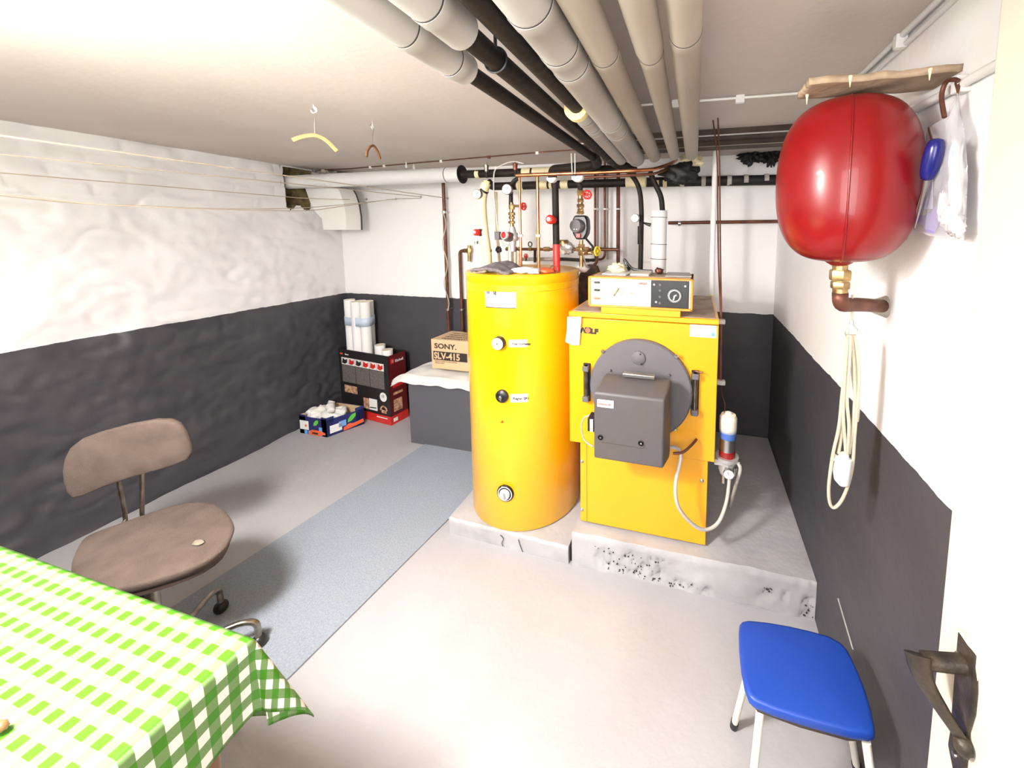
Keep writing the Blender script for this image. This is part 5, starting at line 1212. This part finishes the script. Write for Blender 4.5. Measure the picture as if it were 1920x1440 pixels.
# ============================================================ TABLE + CLOTH
t = thing('table', (-1.45, .18, 0), 'table with brown wooden legs under the green checked cloth', 'table')
XT0, XT1, YT0, YT1 = -2.05, -.834, -.13, .482
MB().box((XT0, YT0, .715), (XT1, YT1, .745)).build('table_top', M_WOODD, t, bevel=.003)
MB().box((XT0+.06, YT0+.05, .63), (XT1-.06, YT1-.05, .715)).build('apron', M_WOODD, t)
for x in (XT0+.06, XT1-.06):
    for y in (YT0+.06, YT1-.06):
        MB().tube([(x, y, .72), (x, y, 0)], [.026, .016], 16).build('leg', M_WOODD, t)
NU, NV = 150, 90; ox, oy = .155, .215
us = [XT0-.0+(XT1-XT0+ox)*i/NU for i in range(NU+1)]; vs = [YT0+(YT1-YT0+oy)*j/NV for j in range(NV+1)]
mb = MB(); uv = []
for j in range(NV+1):
    for i in range(NU+1):
        u, v = us[i], vs[j]; a = u-XT1; b = v-YT1; z = .749
        if a <= 0 and b <= 0:
            p = Vector((u, v, z+.0006*noise.noise(Vector((u*8, v*8, 0)))))
        elif b <= 0:
            wv = .006*math.sin(v*24)*min(1, a/.05); sw = .045*a
            p = Vector((XT1+.003+sw+wv*a/.1, v, z-a*.995-.002))
        elif a <= 0:
            wv = .008*math.sin(u*21)*min(1, b/.05)
            p = Vector((u, YT1+.003+.04*b+wv*b/.1, z-b*.995-.002))
        else:
            rho = math.hypot(a, b); th = math.atan2(b, a); s2 = math.sin(2*th)**2
            wv = .05+.20*s2; ph = th
            wv += .08*math.exp(-((th-.95)/.28)**2) - .03*math.exp(-((th-.25)/.15)**2)
            h = rho*wv; dz = rho*math.sqrt(max(0, 1-wv*wv))
            p = Vector((XT1+.003*math.cos(th)+h*math.cos(ph), YT1+.003*math.sin(th)+h*math.sin(ph), z-dz-.002))
        mb.v.append(p); uv.append((u, v))
for j in range(NV):
    for i in range(NU):
        k = j*(NU+1)+i; mb.f.append((k, k+1, k+NU+2, k+NU+1))
o = mb.build('tablecloth', M_GING, None, smooth=75, uvs=uv); tag(o, 'green and white gingham oilcloth hanging over the table corner in the foreground', 'tablecloth')
sd = o.modifiers.new('thick', 'SOLIDIFY'); sd.thickness = .0015; sd.offset = 1
simple('wooden_object', MB().blob(at(1, 1362, z=.763), .010, .008, .008, .15, 2, 14, 3), M_WOODD, 'small brown knob of something at the left edge of the checked cloth', 'object', smooth=180)
# ============================================================ OFFICE CHAIR
t = thing('office_chair', (-1.74, .76, 0), 'worn brown upholstered swivel chair behind the table with the checked cloth', 'chair')
SL = [(133, 1070), (137, 1043), (153, 1013), (177, 998), (227, 980), (260, 968), (293, 957), (327, 947), (360, 941), (387, 941), (413, 950), (430, 965), (439, 985), (436, 1000), (424, 1022), (397, 1044), (357, 1064), (304, 1082), (260, 1094), (230, 1100), (195, 1102), (160, 1100), (141, 1088)]
loop = [tuple(at(a, b, z=.47)[:2]) for a, b in SL]
def closed(L, n=4):
    P = [Vector((x, y, 0)) for x, y in L]; out = []; m = len(P)
    for i in range(m):
        a, b, c, d = P[i-1], P[i], P[(i+1) % m], P[(i+2) % m]
        for k in range(n):
            s_ = k/n; out.append(.5*((2*b)+(c-a)*s_+(2*a-5*b+4*c-d)*s_*s_+(3*b-a-3*c+d)*s_**3))
    return out
O = [p+Vector((0, 0, .470)) for p in closed(loop, 3)]
mb = MB(); mb.pillow(O, (0, 0, 1), .035, .012, 0, rows=((0, .93), (.2, .965), (.5, .985), (.8, 1.0), (1, .985)), inner=(.94, .8, .5, 0))
st = mb.build('seat', M_BROWNF, t, smooth=180)
c = sum(O, Vector())/len(O)
lab(MB().blob(at(372, 1017, z=.481), .020, .012, .0016, .3, 3, 20, 4).build('worn_spot', mat('worn_patch', (.22, .19, .14), .95), st, smooth=180), 'pale worn patch near the right edge')
MB().prism([((p.x-c.x)*.93+c.x, (p.y-c.y)*.93+c.y) for p in O[::2]], (0, 0, .418), (1, 0, 0), (0, 1, 0), (0, 0, .019)).build('seat_shell', M_BROWNE, t, smooth=50)
n = Vector((.2, -.26, 0)).normalized(); P0 = Vector((-2.03, .87, .5))-n*.02
bo = [(114, 885), (118, 862), (128, 842), (150, 825), (185, 812), (240, 797), (290, 788), (318, 788), (335, 795), (348, 812), (357, 835), (358, 850), (352, 862), (330, 872), (290, 884), (240, 898), (190, 915), (150, 933), (132, 936), (122, 925), (116, 905)]
Ob = [at(px, py, P=P0, n=n) for px, py in bo]
mb = MB(); mb.pillow(Ob, n, .035, .010, 0, rows=((0, .93), (.25, .97), (.6, 1.0), (.9, .985), (1, .96)), inner=(.92, .75, .4, 0)); mb.build('backrest', M_BROWNF, t, smooth=180)
cb = sum(Ob, Vector())/len(Ob); tx = Vector((.79, .61, 0))
for s_ in (-.045, .030):
    a = at(233 if s_ < 0 else 266, 968, z=.47)+Vector((-.02, .01, 0)); b = cb+tx*s_-n*.03
    MB().tube([Vector((a.x, a.y, .43))+n*.06, Vector((a.x, a.y, .44)), a, Vector((b.x, b.y, cb.z-.02))], .007, 10).build('back_strut', M_CHR, t)
cc = Vector((-1.735, .745, 0))
MB().lathe([(.024, .12), (.024, .25), (.019, .25), (.019, .405)], cc, (0, 0, 1), 20).build('column', M_CHR, t)
MB().box((cc.x-.07, cc.y-.05, .395), (cc.x+.07, cc.y+.05, .42)).build('seat_plate', M_BLACK, t, bevel=.004)
MB().lathe([(.034, .08), (.034, .135)], cc, (0, 0, 1), 20).build('base_hub', M_CHR, t)
for k in range(5):
    a = math.radians(41+72*k) if False else math.atan2(.918-.745, -1.549+1.735)+2*PI*k/5
    dd = Vector((math.cos(a), math.sin(a), 0)); e = cc+dd*.255
    arm = MB().tube(fillet([cc+dd*.02+Vector((0, 0, .115)), cc+dd*.215+Vector((0, 0, .125)), e+Vector((0, 0, .105)), e+Vector((0, 0, .045))], .06), .0105, 12).build('base_arm', M_CHR, t)
    lab(MB().blob(e+Vector((0, 0, .026)), .024, .024, .0255, 0, 2, 18).build('castor', M_BLACK, arm), 'black castor wheel')
# ============================================================ CLOTHES LINES + HANGERS
def line(label, pts, r=.0026):
    simple('clothesline', MB().tube(pts, r, 6), M_LINE, label, 'clothesline')
def ext(a, b, y): f = (y-a.y)/(b.y-a.y); return a+(b-a)*f
hk = [(840, 372), (790, 369), (743, 373), (688, 374)]
hooks = [at(px, py, y=2.655) for px, py in hk]
L1 = at(0, 254, y=.60); line('highest washing line, reaching furthest right on the back wall', [ext(hooks[0], L1, YN), hooks[0]])
L2 = at(0, 289, y=.72); line('second washing line from the top, ending at the second hook from the right', [ext(hooks[1], L2, YN), hooks[1]])
L3 = at(0, 324, x=-2.60); L3a = at(311, 353, x=-2.62); line('third washing line from the top, ending at the leftmost hook', [ext(hooks[3], L3, YN), L3, at(560, 371, y=2.15), at(641, 374, y=2.335), hooks[3]])
def sag(pts, n=8): return spline(pts, n)
s1 = [Vector((-2.3, YN, 1.83)), at(0, 363, x=-2.28), at(311, 389, x=-2.22), at(560, 395, x=-2.17), at(640, 387, x=-2.20), at(740, 373, y=2.55), hooks[1]+Vector((.0, -.002, -.012))]
line('lowest slack washing line dipping in front of the corner duct', sag(s1))
s2 = [Vector((-2.5, YN, 1.82)), at(0, 367, x=-2.48), at(270, 386, x=-2.46), at(450, 392, x=-2.46), at(560, 390, x=-2.46), at(640, 384, x=-2.46), hooks[2]]
line('slack washing line just above the lowest one, ending at the middle hook', sag(s2))
for i, (h, l) in enumerate(zip(hooks, ('rightmost', 'second from the right', 'third from the right', 'leftmost'))):
    t = thing('line_hook', tuple(h), '%s of the small back wall hooks holding washing lines' % l, 'hook')
    MB().tube([h+Vector((0, .012, 0)), h+Vector((0, -.002, 0))], .004, 8).build('screw', M_STEEL, t)
    MB().tube([h+Vector((.008*math.cos(a), -.003, .008*math.sin(a))) for a in [k*PI/8 for k in range(17)]], .002, 6).build('eye', M_STEEL, t)
def hanger(arc, hookpx, ypl, m, label, w, hooklabel, dirv):
    """arc: pixels along the wooden bow centre line; P plane through hook with normal"""
    h = at(*hookpx[0], z=2.03); t = thing('clothes_hanger', tuple(h-Vector((0, 0, .12))), label, 'hanger')
    nrm = Vector(dirv).cross(Vector((0, 0, 1))).normalized()
    def A_(q): return at(q[0], q[1], P=h, n=nrm)
    pts = spline([A_(q) for q in arc], 5); mb = MB(); N_ = len(pts)
    for i, p in enumerate(pts):
        d = (pts[min(i+1, N_-1)]-pts[max(0, i-1)]).normalized(); up = nrm.cross(d).normalized()
        if up.z < 0: up = -up
        for (a, b) in ((1, 1), (1, -1), (-1, -1), (-1, 1)): mb.v.append(p+up*w*a+nrm*.004*b)
    for i in range(N_-1):
        for k in range(4): mb.f.append((i*4+k, i*4+(k+1) % 4, (i+1)*4+(k+1) % 4, (i+1)*4+k))
    mb.f += [(0, 1, 2, 3), tuple((N_-1)*4+k for k in (3, 2, 1, 0))]
    mb.build('wooden_bow', m, t, bevel=.0015)
    MB().tube(spline([A_(q) for q in hookpx[1:]], 5), .0014, 8).build('wire_hook', M_STEEL, t)
    k = thing('ceiling_hook', tuple(h), hooklabel, 'hook')
    top = Vector((h.x, h.y, ZC)); MB().tube(spline([top, h+Vector((0, 0, .0)), h+dirv_*.008+Vector((0, 0, -.012)), h+dirv_*-.004+Vector((0, 0, -.020)), h-dirv_*.010+Vector((0, 0, -.010))], 4), .0022, 8).build('hook', M_WHITE, k)
dirv_ = Vector((.62, .78, 0)).normalized()
hanger([(548, 263), (565, 257), (590, 254), (612, 264), (632, 284)], [(588, 202), (584, 206), (590, 200), (595, 212), (590, 225), (590, 250)], 0, M_WOOD, 'pale wooden clothes hanger hanging from the ceiling, the larger left one', .0075, 'white ceiling hook holding the pale wooden hanger', dirv_)
dirv_ = Vector((-.35, .94, 0)).normalized()
hanger([(687, 294), (690, 280), (699, 273), (707, 282), (713, 298)], [(698, 233), (694, 236), (699, 229), (701, 242), (699, 255), (699, 272)], 0, M_WOODD, 'darker brown clothes hanger seen nearly end on, the smaller right one', .0055, 'white ceiling hook holding the brown hanger', dirv_)
